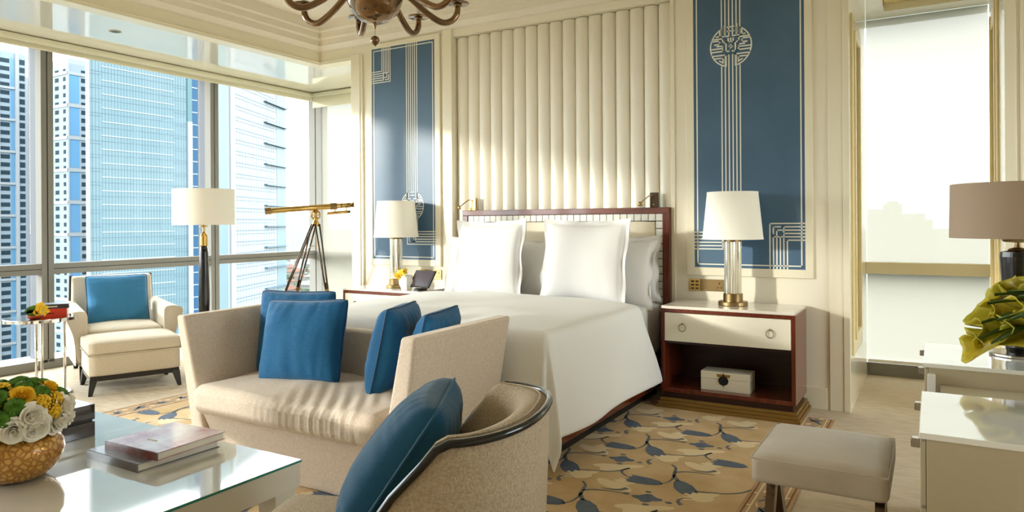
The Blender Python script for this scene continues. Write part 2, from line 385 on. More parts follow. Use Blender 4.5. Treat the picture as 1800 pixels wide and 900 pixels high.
# ochre panel mouldings on both glossy passage walls
def pframe(n, x, sgn, label):
    mb = MB(); y0, y1, z0, z1 = 5.42, 6.05, .36, 2.74
    for d, w, t in ((0, .10, .012), (.10, .05, .022)):
        a, b, c, e = y0 + d, y1 - d, z0 + d, z1 - d; xa, xb = (x, x + t) if sgn > 0 else (x - t, x)
        mb.box(xa, xb, a, a + w, c, e); mb.box(xa, xb, b - w, b, c, e); mb.box(xa, xb, a + w, b - w, c, c + w); mb.box(xa, xb, a + w, b - w, e - w, e)
    S(mb, n, 'ochre_frame', label, bevel=.004)
pframe('trim_9', -.484, 1, 'ochre panel moulding on the passage wall nearest the bed')
def pframe2():
    mb = MB(); 
    for a, w, t in ((5.75, .10, .012), (6.35, .10, .012), (5.85, .05, .02), (6.30, .05, .02)): mb.box(.383 - t, .383, a, a + w, .36, 2.80)
    mb.box(.371, .383, 5.85, 6.35, 2.70, 2.80); S(mb, 'trim_10', 'ochre_frame', 'ochre panel moulding on the passage wall nearest the desk', bevel=.004)
pframe2()

# ---------------------------------------------------------------- windows
TZ0, TZ1 = .858, .956
MY = [-3.61, -1.86, -.11, 1.64, 3.39, 5.14]
w1 = struct('window_1', 'floor to ceiling glazing with aluminium mullions facing the towers')
MH = .052
def mullion_mesh():
    mb = MB(); mb.box(-.10, .0, -MH, -.005, 0, 2.93, 0); mb.box(-.10, 0, .005, MH, 0, 2.93, 0); mb.box(-.09, -.012, -.005, .005, 0, 2.93, 1); mb.box(-.225, -.10, -.045, .045, 0, 2.93, 2); mb.box(-.235, -.225, -.045, .045, 0, 2.93, 1)
    return mb.mesh('mullion', ['alu', 'gasket', 'alu_light'])
mm = mullion_mesh()
for y in MY: place('mullion', mm, w1, loc=(WX, y, .06))
tm = MB().box(-.10, -.004, 0, 1.75 - 2 * MH, 0, .046, 0).box(-.10, -.004, 0, 1.75 - 2 * MH, .052, .098, 0).box(-.09, -.014, 0, 1.75 - 2 * MH, .046, .052, 1).mesh('transom', ['alu', 'gasket'])
gl = MB().box(-.205, -.195, 0, 1.75 - 2 * MH, 0, TZ0 - .06).mesh('pane', ['window_glass']); gu = MB().box(-.205, -.195, 0, 1.75 - 2 * MH, 0, 2.99 - TZ1).mesh('pane', ['window_glass'])
ys = MY + [6.70]
for y in MY:
    y0 = y + MH
    place('transom', tm, w1, loc=(WX, y0, TZ0)); place('pane', gl, w1, loc=(WX, y0, .06)); place('pane', gu, w1, loc=(WX, y0, TZ1))
MB().box(WX - .34, WX, NY, WY + .2, -.02, .005).box(WX - .005, WX, NY, WY - .02, .0, .083).build('sill_face', 'alu', w1)
MB().box(WX - .34, WX - .005, NY, WY + .2, .005, .080).build('sill_ledge', 'sill_white', w1)
# corner post and back glazing
w2 = struct('window_2', 'back glazing behind the white roller blinds')
MB().box(WX - .12, WX - .008, WY - .05, WY + .07, 0, 2.99).box(WX + .008, WX + .10, WY - .05, WY + .07, 0, 2.99).box(WX - .02, WX + .02, WY - .03, WY + .03, 0, 2.99, 1).build('corner_post', ['alu', 'gasket'], w2)
for x in (-5.18, -3.43, -1.68, .93): MB().box(x - .05, x + .05, WY + .02, WY + .3, 0, 2.99).build('mullion', 'alu', w2)
MB().box(WX + .1, RX, WY + .02, WY + .12, TZ0, TZ1).build('transom', 'alu', w2)
MB().box(WX, RX, WY - .02, WY + .3, 0, .105).build('sill_face', 'alu', w2)
MB().box(WX, RX, WY + .2, WY + .21, .105, 2.99).build('pane', 'window_glass', w2)
# rail in front of the blind in the passage
MB().box(-.484, .383, WY - .10, WY - .02, TZ0, TZ1).build('inner_rail', 'cream_trim', w2, bevel=.004)
# blinds
def blind(label, x0, x1, z0, bar):
    t = thing('roller_blind', label, 'blind', (x0, WY - .07 if not bar else WY - .012, 0), group=None)
    w = x1 - x0
    MB().add([(0, 0, z0), (w, 0, z0), (w, 0, SOF - .003), (0, 0, SOF - .003)], [(0, 1, 2, 3)]).build('cloth', 'blind_cloth', t)
    MB().box(.0, w, -.012, .014, z0 - .025, z0).build('hem_bar', 'porcelain', t)
    return t
blind('lowered white roller blind filling the passage window', -.480, .380, .135, 1)
blind('lowered white roller blind in the corner beside the telescope', -6.78, -4.7, .12, 0)
t = thing('roller_blind', 'rolled up cream blind under the soffit along the long window', 'blind', (WX + .12, NY, 0))
mb = MB(); mb.box(-.10, -.095, .02, WY - NY - .12, 2.90, SOF); mb.build('cloth', 'blind_roll', t)
MB().tube([(-.06, .02, 2.955), (-.06, WY - NY - .12, 2.955)], .030, 12).build('roll', 'blind_roll', t, smooth=True)
MB().box(-.102, -.092, .02, WY - NY - .12, 2.885, 2.90).build('hem_bar', 'cream_trim', t)
t = thing('roller_blind', 'rolled up cream blind head beside the window corner', 'blind', (WX + .05, WY - .14, 0))
MB().box(0, 2.1, .0, .005, 2.80, SOF).build('cloth', 'blind_roll', t); MB().tube([(0, -.035, 2.955), (2.1, -.035, 2.955)], .028, 12).build('roll', 'blind_roll', t, smooth=True)
t = thing('recessed_downlight', 'small recessed downlight in the glossy soffit above the armchair', 'downlight', (-6.11, 3.545, SOF))
MB().lathe([(.034, -.004), (.05, -.004), (.05, 0), (.034, 0), (.034, -.004)], 24, cap=False).build('ring', 'brass', t, smooth=False)
MB().cyl((0, 0, 0), .033, -.002, -.0005, 20).build('lens', 'dark_bronze', t)

# ---------------------------------------------------------------- padded tubes
NTUBE = 17; tw = (NR - NL) / NTUBE
t = thing('padded_tubes', 'row of tall cream leather tubes lining the recess above the headboard', 'wall panel', (NL, 5.40, 0))
def tube_mesh():
    mb = MB(); n = 14; rows = []; r = tw / 2 - .0012
    prof_ = [(-r, 0.0)] + [(-r * math.cos(PI * i / n), -.012 - .052 * math.sin(PI * i / n)) for i in range(n + 1)] + [(r, 0.0)]
    for z in (1.0, NT - .012, NT - .004): rows.append([(x * (1 if z < NT - .005 else .96), y * (1 if z < NT - .005 else .9), z) for x, y in prof_])
    mb.grid(rows); k = len(prof_); mb.add(rows[-1], [tuple(range(k))]); return mb.mesh('tube', ['leather_tube'], True)
tmz = tube_mesh()
for i in range(NTUBE): place('tube', tmz, t, loc=(tw * (i + .5), 0, 0))

# ---------------------------------------------------------------- blue stencil panels
def seg(mb, x0, z0, x1, z1, w=.0085, y=-.001):
    if abs(x1 - x0) < 1e-6: a, b = sorted((z0, z1)); mb.box(x0 - w / 2, x0 + w / 2, y, 0, a - w / 2, b + w / 2)
    elif abs(z1 - z0) < 1e-6: a, b = sorted((x0, x1)); mb.box(a - w / 2, b + w / 2, y, 0, z0 - w / 2, z0 + w / 2)
    else:
        d = Vector((x1 - x0, 0, z1 - z0)).normalized(); n_ = Vector((-d.z, 0, d.x)) * w / 2; p, q = Vector((x0, 0, z0)), Vector((x1, 0, z1))
        P = [p - n_, q - n_, q + n_, p + n_]; mb.hexa([(v.x, 0, v.z) for v in P], [(v.x, y, v.z) for v in P])
def poly(mb, pts, w=.0085):
    for a, b in zip(pts[:-1], pts[1:]): seg(mb, a[0], a[1], b[0], b[1], w)
def arc(mb, cx, cz, r, a0, a1, w=.0095, n=16):
    pts = [(cx + r * math.cos(math.radians(a0 + (a1 - a0) * i / n)), cz + r * math.sin(math.radians(a0 + (a1 - a0) * i / n))) for i in range(n + 1)]
    mb.add([(cx + (r + s) * (p[0] - cx) / r, yy, cz + (r + s) * (p[1] - cz) / r) for p in pts for s, yy in ((-w / 2, -.001), (w / 2, -.001))],
           [(2 * i, 2 * i + 2, 2 * i + 3, 2 * i + 1) for i in range(n)])
def roundel(mb, cx, cz, r):
    k = r / 66.0
    def Pt(x, y): return (cx + x * k, cz + y * k)
    def L(*pts): poly(mb, [Pt(*p) for p in pts], 4.2 * k)
    def edge(x, s): return s * math.sqrt(max(0, 66 * 66 - x * x))
    arc(mb, cx, cz, r, 25, 62); arc(mb, cx, cz, r, 118, 155); arc(mb, cx, cz, r, -20, 20); arc(mb, cx, cz, r, 160, 200); arc(mb, cx, cz, r, -155, -108); arc(mb, cx, cz, r, -72, -25)
    for s in (-1, 1):
        L((s * 60, 28), (s * 26, 28), (s * 26, 14), (s * 15, 14), (s * 15, -16), (s * 6, -16))
        L((s * 46, 36), (s * 36, 36), (s * 36, 52))
        L((s * 31, 60), (s * 31, 34), (s * 10, 34)); L((s * 20, 70), (s * 20, 42))
        L((s * 62, 22), (s * 36, 22), (s * 36, 10), (s * 52, 10)); L((s * 62, -4), (s * 25, -4), (s * 25, 4), (s * 44, 4)); L((s * 25, -4), (s * 25, -14), (s * 60, -14))
        L((s * 60, -27), (s * 15, -27), (s * 15, -64)); L((s * 50, -36), (s * 25, -36), (s * 25, -52), (s * 38, -44))
    L((-10, 64), (10, 64)); L((-10, 50), (10, 50)); L((0, 26), (0, 14)); L((-8, 26), (-8, 14), (8, 14), (8, 26)); L((-5, 5), (5, 5), (5, -5), (-5, -5), (-5, 5))
def stencil_panel(label, x0, x1, z0, z1, fx0, fx1, fz0, fz1, side):
    t = thing('stencil_panel', label, 'wall panel', ((x0 + x1) / 2, BY, fz0)); X = (x0 + x1) / 2
    def bx(a, b, c, d, e, f): return (a - X, b - X, c, d, e - fz0, f - fz0)
    mb = MB(); mb.box(*bx(fx0, x0, -.024, 0, fz0, fz1)); mb.box(*bx(x1, fx1, -.024, 0, fz0, fz1)); mb.box(*bx(x0, x1, -.024, 0, fz0, z0)); mb.box(*bx(x0, x1, -.024, 0, z1, fz1)); mb.build('frame', 'cream_trim', t, bevel=.003)
    MB().box(*bx(x0, x1, -.019, 0, z0, z1)).build('board', 'panel_blue', t)
    mb = MB(); i = .024
    zz = lambda z: z - fz0
    poly(mb, [(x0 + i - X, zz(z0 + i)), (x1 - i - X, zz(z0 + i)), (x1 - i - X, zz(z1 - i)), (x0 + i - X, zz(z1 - i)), (x0 + i - X, zz(z0 + i))])
    if side == 'L':
        c = -4.232 - X; off = [-.062, -.037, -.0125, .0125, .037, .062]
        for o in off: seg(mb, c + o, zz(1.60 if abs(o) < .05 else 1.53), c + o, zz(z1))
        roundel(mb, c, zz(1.467), .133)
        for o in (.062,): seg(mb, c + o, zz(1.345), c + o, zz(1.225)); 
        a = c + .062; e = x1 - X; st = [1.225, 1.201, 1.177, 1.153, 1.129, 1.105]; lx = [a, a - .022, a - .030, a - .060, a - .085, a - .125]
        lx = [a, a - .025, a - .025, a - .05, a - .075, a - .124]
        for q, z in enumerate(st): seg(mb, lx[q], zz(z), e, zz(z))
        seg(mb, lx[5], zz(st[5]), lx[5], zz(1.345)); seg(mb, lx[3] - .05, zz(st[4]), lx[3] - .05, zz(1.30)); seg(mb, lx[3] - .05, zz(st[4]), lx[1], zz(st[4])); seg(mb, lx[1], zz(st[0]), lx[1], zz(st[4])); seg(mb, lx[3], zz(st[3]), lx[3], zz(1.25))
        # top-left meander
        p = x0 - X; xs = [p + .128 + q * .0205 for q in range(6)]; zs = [z1 - .226 - q * .0215 for q in range(6)]
        seg(mb, xs[0], zz(z1), xs[0], zz(zs[0])); seg(mb, p, zz(zs[0]), xs[0], zz(zs[0])); seg(mb, xs[5], zz(z1), xs[5], zz(zs[5])); seg(mb, p, zz(zs[5]), xs[5], zz(zs[5]))
        for q in range(1, 5): seg(mb, xs[q], zz(z1), xs[q], zz(zs[1] if q > 1 else zs[4])); seg(mb, p, zz(zs[q]), xs[4 if q == 1 else 1], zz(zs[q]))
        seg(mb, xs[4], zz(zs[2]), xs[4], zz(zs[4])); seg(mb, xs[2], zz(zs[4]), xs[4], zz(zs[4])); seg(mb, xs[1], zz(zs[3]), xs[3], zz(zs[3])); seg(mb, xs[3], zz(zs[1]), xs[3], zz(zs[3]))
    else:
        c = -1.266 - X; off = [-.066, -.040, -.0135, .0135, .040, .066]
        for o in off: seg(mb, c + o, zz(2.66), c + o, zz(z1))
        for o in off: seg(mb, c + o, zz(1.11), c + o, zz(2.44 if abs(o) > .05 else 2.52))
        roundel(mb, c, zz(2.583), .147)
        p = x0 - X; st = [1.222, 1.197, 1.172, 1.147, 1.122, 1.098]
        for q, z in enumerate(st): seg(mb, p, zz(z), c + off[max(0, 5 - q)], zz(z))
        # bottom-right meander
        e = x1 - X; xs = [e - .236 + q * .0235 for q in range(6)]; zs = [1.284 - q * .0235 for q in range(6)]
        seg(mb, xs[0], zz(z0), xs[0], zz(zs[0])); seg(mb, xs[0], zz(zs[0]), e, zz(zs[0])); seg(mb, xs[5], zz(z0), xs[5], zz(zs[5])); seg(mb, xs[5], zz(zs[5]), e, zz(zs[5]))
        for q in range(1, 5): seg(mb, xs[q], zz(z0), xs[q], zz(zs[4] if q < 4 else zs[1])); seg(mb, xs[1 if q == 4 else 4], zz(zs[q]), e, zz(zs[q]))
        seg(mb, xs[1], zz(zs[1]), xs[1], zz(zs[3])); seg(mb, xs[1], zz(zs[1]), xs[3], zz(zs[1])); seg(mb, xs[2], zz(zs[2]), xs[4], zz(zs[2])); seg(mb, xs[2], zz(zs[2]), xs[2], zz(zs[4]))
    o = mb.build('stencil_lines', 'inlay_white', t); o.location.y = -.0188
stencil_panel('tall blue panel with white meander lines behind the window side bedside lamp', -4.724, -3.960, .960, 3.008, -4.775, -3.900, .900, 3.055, 'L')
stencil_panel('tall blue panel with a white roundel near its top beside the passage', -1.541, -.764, .960, 3.008, -1.600, -.714, .900, 3.055, 'R')

# ---------------------------------------------------------------- rug
RZ = .006
RX0, RX1, RY0, RY1 = -4.95, -.555, -1.2, 5.02
rug = thing('area_rug', 'tan area rug woven with slate blue vines and tulips under the bed', 'rug', ((RX0 + RX1) / 2, 2, 0))
def rl(x, y): return (x - (RX0 + RX1) / 2, y - 2)
def rbx(mb, x0, x1, y0, y1, z0, z1): a = rl(x0, y0); b = rl(x1, y1); mb.box(a[0], b[0], a[1], b[1], z0, z1)
mb = MB(); BW = .21; rbx(mb, RX0 + BW, RX1 - BW, RY0 + BW, RY1 - BW, 0, RZ); mb.build('field', 'rug_field', rug)
mb = MB(); rbx(mb, RX0, RX0 + BW, RY0, RY1, 0, RZ); rbx(mb, RX1 - BW, RX1, RY0, RY1, 0, RZ); rbx(mb, RX0 + BW, RX1 - BW, RY0, RY0 + BW, 0, RZ); rbx(mb, RX0 + BW, RX1 - BW, RY1 - BW, RY1, 0, RZ); mb.build('border', 'rug_border', rug)
pat = MB()
ZP = [RZ + .0006]
def flat(pts, mi, z):
    n = len(pts); cx = sum(p[0] for p in pts) / n; cy = sum(p[1] for p in pts) / n
    pat.add([(p[0], p[1], z) for p in pts], [tuple(range(n))], mi)
def ribbon(pts, w, mi, z):
    P = spline([(a, b, 0) for a, b in pts], 5); k = len(P); vs = []; fs = []
    ww = w if isinstance(w, (list, tuple)) else (w, w)
    for i, p in enumerate(P):
        d = (P[min(i + 1, k - 1)] - P[max(i - 1, 0)]).normalized(); n_ = Vector((-d.y, d.x, 0)); h = (ww[0] + (ww[1] - ww[0]) * i / (k - 1)) / 2
        vs += [(p.x + n_.x * h, p.y + n_.y * h, z), (p.x - n_.x * h, p.y - n_.y * h, z)]
    for i in range(k - 1): fs.append((2 * i + 1, 2 * i + 3, 2 * i + 2, 2 * i))
    pat.add(vs, fs, mi)
def blob(cx, cy, rx, ry, a0, fn, mi, z, n=22):
    ca, sa = math.cos(a0), math.sin(a0); pts = []
    for i in range(n):
        a = 2 * PI * i / n; r = fn(a, i); x = rx * r * math.cos(a); y = ry * r * math.sin(a); pts.append((cx + x * ca - y * sa, cy + x * sa + y * ca))
    flat(pts, mi, z)
z1_, z2_, z3_ = RZ + .0005, RZ + .001, RZ + .0015
cells = []
for j in range(-8, 5):
    for i in range(-8, 5):
        ox, oy = -1.47 + .62 * i + .31 * j, 4.54 + .455 * j
        cells.append((ox, oy))
rr = random.Random(3)
def inside(x, y, m=.12): return RX0 + BW + m < x < RX1 - BW - m and RY0 + BW + m < y < RY1 - BW - m
for j in range(-13, 3):
    for i in range(-12, 12):
        wx, wy = -1.47 + .62 * i + .31 * (j % 2), 4.54 + .455 * j
        if not inside(wx, wy, -.25): continue
        O = rl(wx, wy)
        def Q(x, y): return (O[0] + x, O[1] + y)
        def ok(x, y): return inside(wx + x, wy + y, .10)
        # pale swirls
        if ok(.02, -.12): blob(*Q(.02, -.13), .12, .05, .5, lambda a, k: 1 + .3 * math.sin(3 * a + 1), 0, z1_ + 0.00007)
        if ok(-.2, .08): blob(*Q(-.20, .08), .10, .045, -.6, lambda a, k: 1 + .3 * math.sin(2 * a), 0, z1_ + 0.00014)
        if ok(.22, .12): blob(*Q(.22, .13), .09, .04, .8, lambda a, k: 1 + .35 * math.sin(3 * a), 0, z1_ + 0.00021)
        if ok(-.10, -.30): blob(*Q(-.11, -.31), .055, .045, 0, lambda a, k: 1 + .18 * math.cos(6 * a), 0, z1_ + .00028)
        if ok(.16, -.30): blob(*Q(.14, -.31), .05, .04, 0, lambda a, k: 1 + .18 * math.cos(6 * a), 0, z1_ + .00035)
        if ok(0, 0):
            blob(*Q(0, 0), .062, .044, .1, lambda a, k: 1 + .22 * math.cos(4 * a) + .05 * math.sin(9 * a), 1, z2_)
            for dx, dy in ((-.105, .005), (.105, -.005), (-.02, .075), (.02, -.075)): blob(*Q(dx, dy), .017, .013, 0, lambda a, k: 1, 2, z2_, 10)
        if ok(.24, -.25):      # tulip opening towards the window
            pts = [(.10, .0), (.07, .035), (.02, .048), (-.05, .052), (-.085, .05), (-.07, .03), (-.095, .012), (-.07, -.004), (-.098, -.02), (-.072, -.034), (-.08, -.052), (-.03, -.05), (.03, -.044), (.075, -.028)]
            flat([Q(.22 + a * 1.0, -.25 + b) for a, b in pts], 1, z2_); 
        if ok(-.22, -.24):     # second tulip, tilted
            ca, sa = math.cos(-.95), math.sin(-.95); pts = [(-.10, 0), (-.06, .032), (-.01, .05), (.05, .05), (.09, .044), (.07, .022), (.10, .004), (.072, -.014), (.094, -.034), (.05, -.046), (0, -.048), (-.06, -.03)]
            flat([Q(-.205 + a * ca - b * sa, -.235 + a * sa + b * ca) for a, b in pts], 1, z2_)
        if ok(.15, .05): ribbon([Q(.185, .095), Q(.15, .085), Q(.135, .05), Q(.145, .02), Q(.165, .0)], (.006, .024), 2, z2_)
        if ok(-.15, .05): ribbon([Q(-.24, .015), Q(-.185, .02), Q(-.145, .04), Q(-.125, .07)], (.006, .03), 2, z2_)
        if ok(.31, -.06) and ok(.42, -.2):
            ribbon([Q(.265, .05), Q(.30, .01), Q(.315, -.05), Q(.33, -.11), Q(.37, -.17)], (.012, .022), 2, z2_)
            ribbon([Q(.315, -.06), Q(.36, -.025), Q(.43, -.005), Q(.505, .0)], (.018, .008), 2, z2_)
        if ok(.3, -.2): ribbon([Q(.295, -.25), Q(.325, -.22), Q(.335, -.16), Q(.325, -.09)], (.010, .014), 2, z2_)
        if ok(-.04, -.2): ribbon([Q(-.14, -.26), Q(-.08, -.245), Q(-.0, -.22), Q(.06, -.17), Q(.09, -.11)], (.010, .012), 2, z2_)
        if ok(.02, -.13): ribbon([Q(.09, -.115), Q(.07, -.16), Q(.085, -.2), Q(.125, -.235)], (.016, .010), 2, z2_)
# border ornament
def border_run(x0, y0, x1, y1):
    d = Vector((x1 - x0, y1 - y0)); L = d.length; d.normalize(); n_ = Vector((-d.y, d.x)); k = int(L / .16)
    def B(s, o): p = Vector((x0, y0)) + d * s + n_ * o; return rl(p.x, p.y)
    for e, m_ in ((.085, 3), (-.085, 3), (.062, 0), (-.062, 0)): ribbon([B(0, e), B(L * .5, e), B(L, e)], .008, m_, z1_)
    for i in range(k):
        s = (i + .5) * L / k; sg = 1 if i % 2 else -1
        blob(*B(s, .0), .034, .026, rr.uniform(0, 3), lambda a, q: 1 + .3 * math.cos(5 * a), 1, z2_, 20)
        ribbon([B(s - .07, -.04 * sg), B(s - .03, -.01 * sg), B(s + .02, .03 * sg), B(s + .07, .045 * sg)], (.016, .006), 1 if i % 3 else 0, z2_)
        blob(*B(s + .07, -.03 * sg), .022, .014, 1, lambda a, q: 1, 0, z2_, 10); blob(*B(s + .03, .073), .010, .008, 0, lambda a, q: 1, 0, z2_, 8); blob(*B(s + .03, -.073), .010, .008, 0, lambda a, q: 1, 0, z2_, 8)
h = BW / 2
border_run(RX1 - h, RY0, RX1 - h, RY1); border_run(RX0 + h, RY0, RX0 + h, RY1); border_run(RX0 + BW, RY1 - h, RX1 - BW, RY1 - h)
o = pat.build('woven_pattern', ['rug_cream', 'rug_blue', 'rug_grey', 'rug_rust'], rug); o['kind'] = 'stuff'

# ---------------------------------------------------------------- bed
BXC = -2.68
bed = thing('bed', 'king bed with mahogany base and white mattress against the headboard wall', 'bed', (BXC, 0, RZ))
bw = .90   # half width of base
MB().box(-bw + .03, bw - .03, 3.25, 5.18, 0, .055).build('plinth', 'black_plinth', bed)
MB().box(-bw, bw, 3.20, 5.19, .055, .30).build('base', 'mahogany', bed, bevel=.006)
for sx_ in (-1, 1):
    mb = MB()
    for q, (e, za, zb) in enumerate(((.045, .0, .035), (.030, .035, .07), (.015, .07, .105))): mb.box(sx_ * .83 - .05 - e, sx_ * .83 + .05 + e, 3.13 - e, 3.24 + e, za, zb)
    mb.build('foot_block', 'gold_plinth', bed, bevel=.003)
MB().rbox((0, 4.21, .50), (1.84, 1.98, .40), .06, 14).build('mattress', 'sheet', bed, smooth=True)
# duvet: one cloth draped over the mattress
def duvet():
    x0, x1, yf, yh, zt, L = -.93, .93, 3.27, 4.60, .735, .625
    rows = []; ns, ntt = 64, 60
    def fold(r, ph): return .018 * math.sin(ph) * sm(.05, .5, r)
    Ss = [x0 - L + (x1 - x0 + 2 * L) * i / ns for i in range(ns + 1)]; Ts = [yf - L + (yh - yf + L) * j / ntt for j in range(ntt + 1)]
    for tt in Ts:
        row = []
        for s_ in Ss:
            cx_ = max(x0, min(x1, s_)); cy_ = max(yf, tt); dx = s_ - cx_; dy = tt - cy_; r = math.hypot(dx, dy)
            crown = .035 * (1 - (cx_ / .93) ** 4) * sm(yf - .05, yf + .5, cy_) + .012 * mnoise.noise((cx_ * 2.2, cy_ * 1.8, 1.0))
            if r < 1e-6: row.append((cx_, cy_, zt + crown)); continue
            ux, uy = dx / r, dy / r; rad = .10; q = min(r / rad, PI / 2)
            out = rad * math.sin(q) * .55; drop = rad * (1 - math.cos(q)); rest = max(0, r - rad * PI / 2)
            ang = math.atan2(uy, ux); corner = min(1, min(abs(ux), abs(uy)) * 2)
            ph = (cy_ * 7.0 + 1.0) if abs(ux) > abs(uy) else cx_ * 8.0
            if corner > .05: ph = ang * 9
            out += rest * ((.10 if abs(ux) > .3 else .03) + .04 * corner) + fold(r, ph) * (1 + corner * .6)
            z = max(.03, zt + crown - drop - rest * (.985 - .145 * corner))
            row.append((cx_ + ux * out, cy_ + uy * out + .22 * sm(3.9, yh, cy_) * min(1, rest / .45) * abs(ux), z))
        rows.append(row)
    return MB().grid(rows)
o = duvet().build('duvet', 'duvet', None, smooth=True, loc=(BXC, 0, 0))
m = o.modifiers.new('thick', 'SOLIDIFY'); m.thickness = .022; m.offset = -1
m = o.modifiers.new('sub', 'SUBSURF'); m.levels = 1; m.render_levels = 1
tag(o, 'white duvet draped over the bed down to the floor corner', 'duvet')

# headboard
hb = thing('headboard', 'mahogany framed headboard with an edge of small stone tiles', 'headboard', (BXC, 5.25, 0))
HX, HT = .955, 1.413
mb = MB(); mb.box(-HX, HX, 0, .05, HT - .047, HT); mb.build('top_rail', 'mahogany', hb, bevel=.003)
for s_ in (-1, 1): MB().box(min(s_ * HX, s_ * (HX - .055)), max(s_ * HX, s_ * (HX - .055)), 0, .05, .0, HT - .047).build('side_rail', 'mahogany_v', hb, bevel=.003)
MB().box(-HX + .055, HX - .055, .022, .048, .25, HT - .047).build('tile_bed', 'tile_joint', hb)
ti = 31; tp = (2 * HX - .11) / ti; zt0 = HT - .047 - tp
tme = MB().box(.0032, tp - .0032, .008, .03, .0032, tp - .0032).mesh('tile', ['stone_tile'])
for i in range(ti): place('tile', tme, hb, bevel=0, loc=(-HX + .055 + i * tp, 0, zt0))
for q in range(1, 13):
    for x in (-HX + .055, HX - .055 - tp): place('tile', tme, hb, loc=(x, 0, zt0 - q * tp))
for a, b in ((-HX + .057 + tp, 0), (0, HX - .057 - tp)): MB().rbox(((a + b) / 2, .022, .83), (b - a - .003, .036, 2 * (zt0 - .83) - .004), .012, 8).build('padded_panel', 'upholstered_ivory', hb, smooth=True)

# pillows
def pillow_mesh(name, w, h, t, mname, flange=0., seed=0, wr=.006, n=40, pinch=.07, smooth=True, power=.5):
    mb = MB(); rows = [[], []]
    for sgn in (1, -1):
        R_ = []
        for i in range(n + 1):
            row = []
            for j in range(n + 1):
                u, v = 2 * j / n - 1, 2 * i / n - 1
                fu = fv = 1.0
                iu, iv = (min(1, abs(u) / (1 - flange)), min(1, abs(v) / (1 - flange))) if flange else (abs(u), abs(v))
                rc_ = 1 - (.0 if flange else .045) * (u * v) ** 6; x = w / 2 * u * (1 - pinch * (1 - v * v) * abs(u)) * rc_; z = h / 2 * v * (1 - pinch * (1 - u * u) * abs(v)) * rc_
                th = t / 2 * ((1 - iu ** 2.4) * (1 - iv ** 2.4)) ** power
                nz = mnoise.noise((x * 5 + seed, z * 5, sgn * 3.0 + seed)) * wr + mnoise.noise((x * 14 + seed, z * 5 + 7, sgn * 2.0)) * wr * .5
                edge = 1 - max(abs(u), abs(v)) ** 8
                if not flange: nz += wr * .55 * (math.sin(z * 95 + 9 * mnoise.noise((z * 6, x * 2, seed))) * abs(u) ** 3 + math.sin(x * 90 + 9 * mnoise.noise((x * 6, z * 2, seed + 4))) * abs(v) ** 3) * (1 - max(abs(u), abs(v)) ** 6)
                y = sgn * (th + .003) + nz * (edge if not flange else 1) * (sgn if edge > .02 else 1)
                if flange and max(iu, iv) >= .999: y = sgn * .004 + .014 * math.sin(9 * u + 7 * v + seed) * (max(abs(u), abs(v)) - 1 + flange) / max(flange, .01)
                row.append((x, y, z))
            R_.append(row)
        mb.grid(R_ if sgn < 0 else [r[::-1] for r in R_])
    return mb.mesh(name, [mname], smooth)
def place_axes(o, c, xax, zax):
    x = Vector(xax).normalized(); z = Vector(zax); z = (z - x * z.dot(x)).normalized(); y = z.cross(x)
    o.matrix_world = Matrix(((x.x, y.x, z.x, c[0]), (x.y, y.y, z.y, c[1]), (x.z, y.z, z.z, c[2]), (0, 0, 0, 1)))
def pillow(label, c, xax, zax, w, h, t, mname, flange=0., seed=0, cat='pillow', group=None, name='bed_pillow', power=.5):
    me = pillow_mesh(name, w, h, t, mname, flange, seed, power=power); o = place(name, me); place_axes(o, c, xax, zax); return tag(o, label, cat, group)
# monogram embroidery is a small raised part
def mono(parent, z=0.02):
    mb = MB(); 
    for s_ in (-1, 1): mb.tube(spline([(0, 0, -.03), (s_ * .012, 0, -.01), (s_ * .006, 0, .015), (s_ * .014, 0, .035)], 4), .0016, 5)
    mb.tube([(0, 0, -.045), (0, 0, .055)], .0016, 5); o = mb.build('monogram', 'white_linen', parent); o.location = (0, -.093, z - .01); return o
p = pillow('large square white pillow on the window side of the bed', (-3.065, 4.79, 1.005), (1, -.04, .02), (0, .17, 1), .68, .66, .20, 'white_linen', .10, 1)
mono(p)
p = pillow('large square white pillow on the passage side of the bed', (-2.205, 4.74, 1.005), (1, .02, -.01), (0, .17, 1), .70, .66, .20, 'white_linen', .10, 2)
mono(p)
pillow('white sleeping pillow leaning behind the window side square pillow', (-3.29, 4.99, .935), (1, 0, .0), (0, .28, 1), .66, .52, .17, 'white_linen', .05, 3)
pillow('white sleeping pillow half hidden between the two square pillows', (-2.75, 4.99, .925), (1, .02, .0), (0, .28, 1), .52, .50, .17, 'white_linen', .05, 4)
pillow('front white sleeping pillow beside the passage side square pillow', (-2.07, 4.93, .920), (1, .0, .0), (0, .25, 1), .68, .52, .17, 'white_linen', .05, 5)
pillow('rear white sleeping pillow tight against the tiled headboard edge', (-2.07, 5.125, .945), (1, .0, .03), (0, .12, 1), .64, .50, .15, 'white_linen', .05, 6)

# reading lights on the headboard
def reader(label, x, body):
    t = thing('reading_light', label, 'wall light', (x, 5.30, HT))
    MB().box(-.032, .032, -.03, .0, .0, .115).build('back_plate', body, t, bevel=.003)
    MB().tube(spline([(.0, -.03, .088), (-.02, -.06, .092), (-.055, -.10, .055), (-.075, -.12, .03)], 6), .0045, 8).build('arm', 'antique_brass', t, smooth=True)
    MB().lathe([(.010, .03), (.017, -.004), (.013, -.004), (.006, .02)], 16, (-.078, -.122, .014)).build('lamp_head', 'brass', t, smooth=True)
    MB().lathe([(.007, 0), (.006, .006)], 10, (.0, -.030, .02)).build('switch', 'nickel', t)
    return t
reader('polished brass reading light standing on the window side of the headboard', -3.54, 'brass')
reader('dark bronze reading light standing on the passage side of the headboard', -1.855, 'dark_bronze')

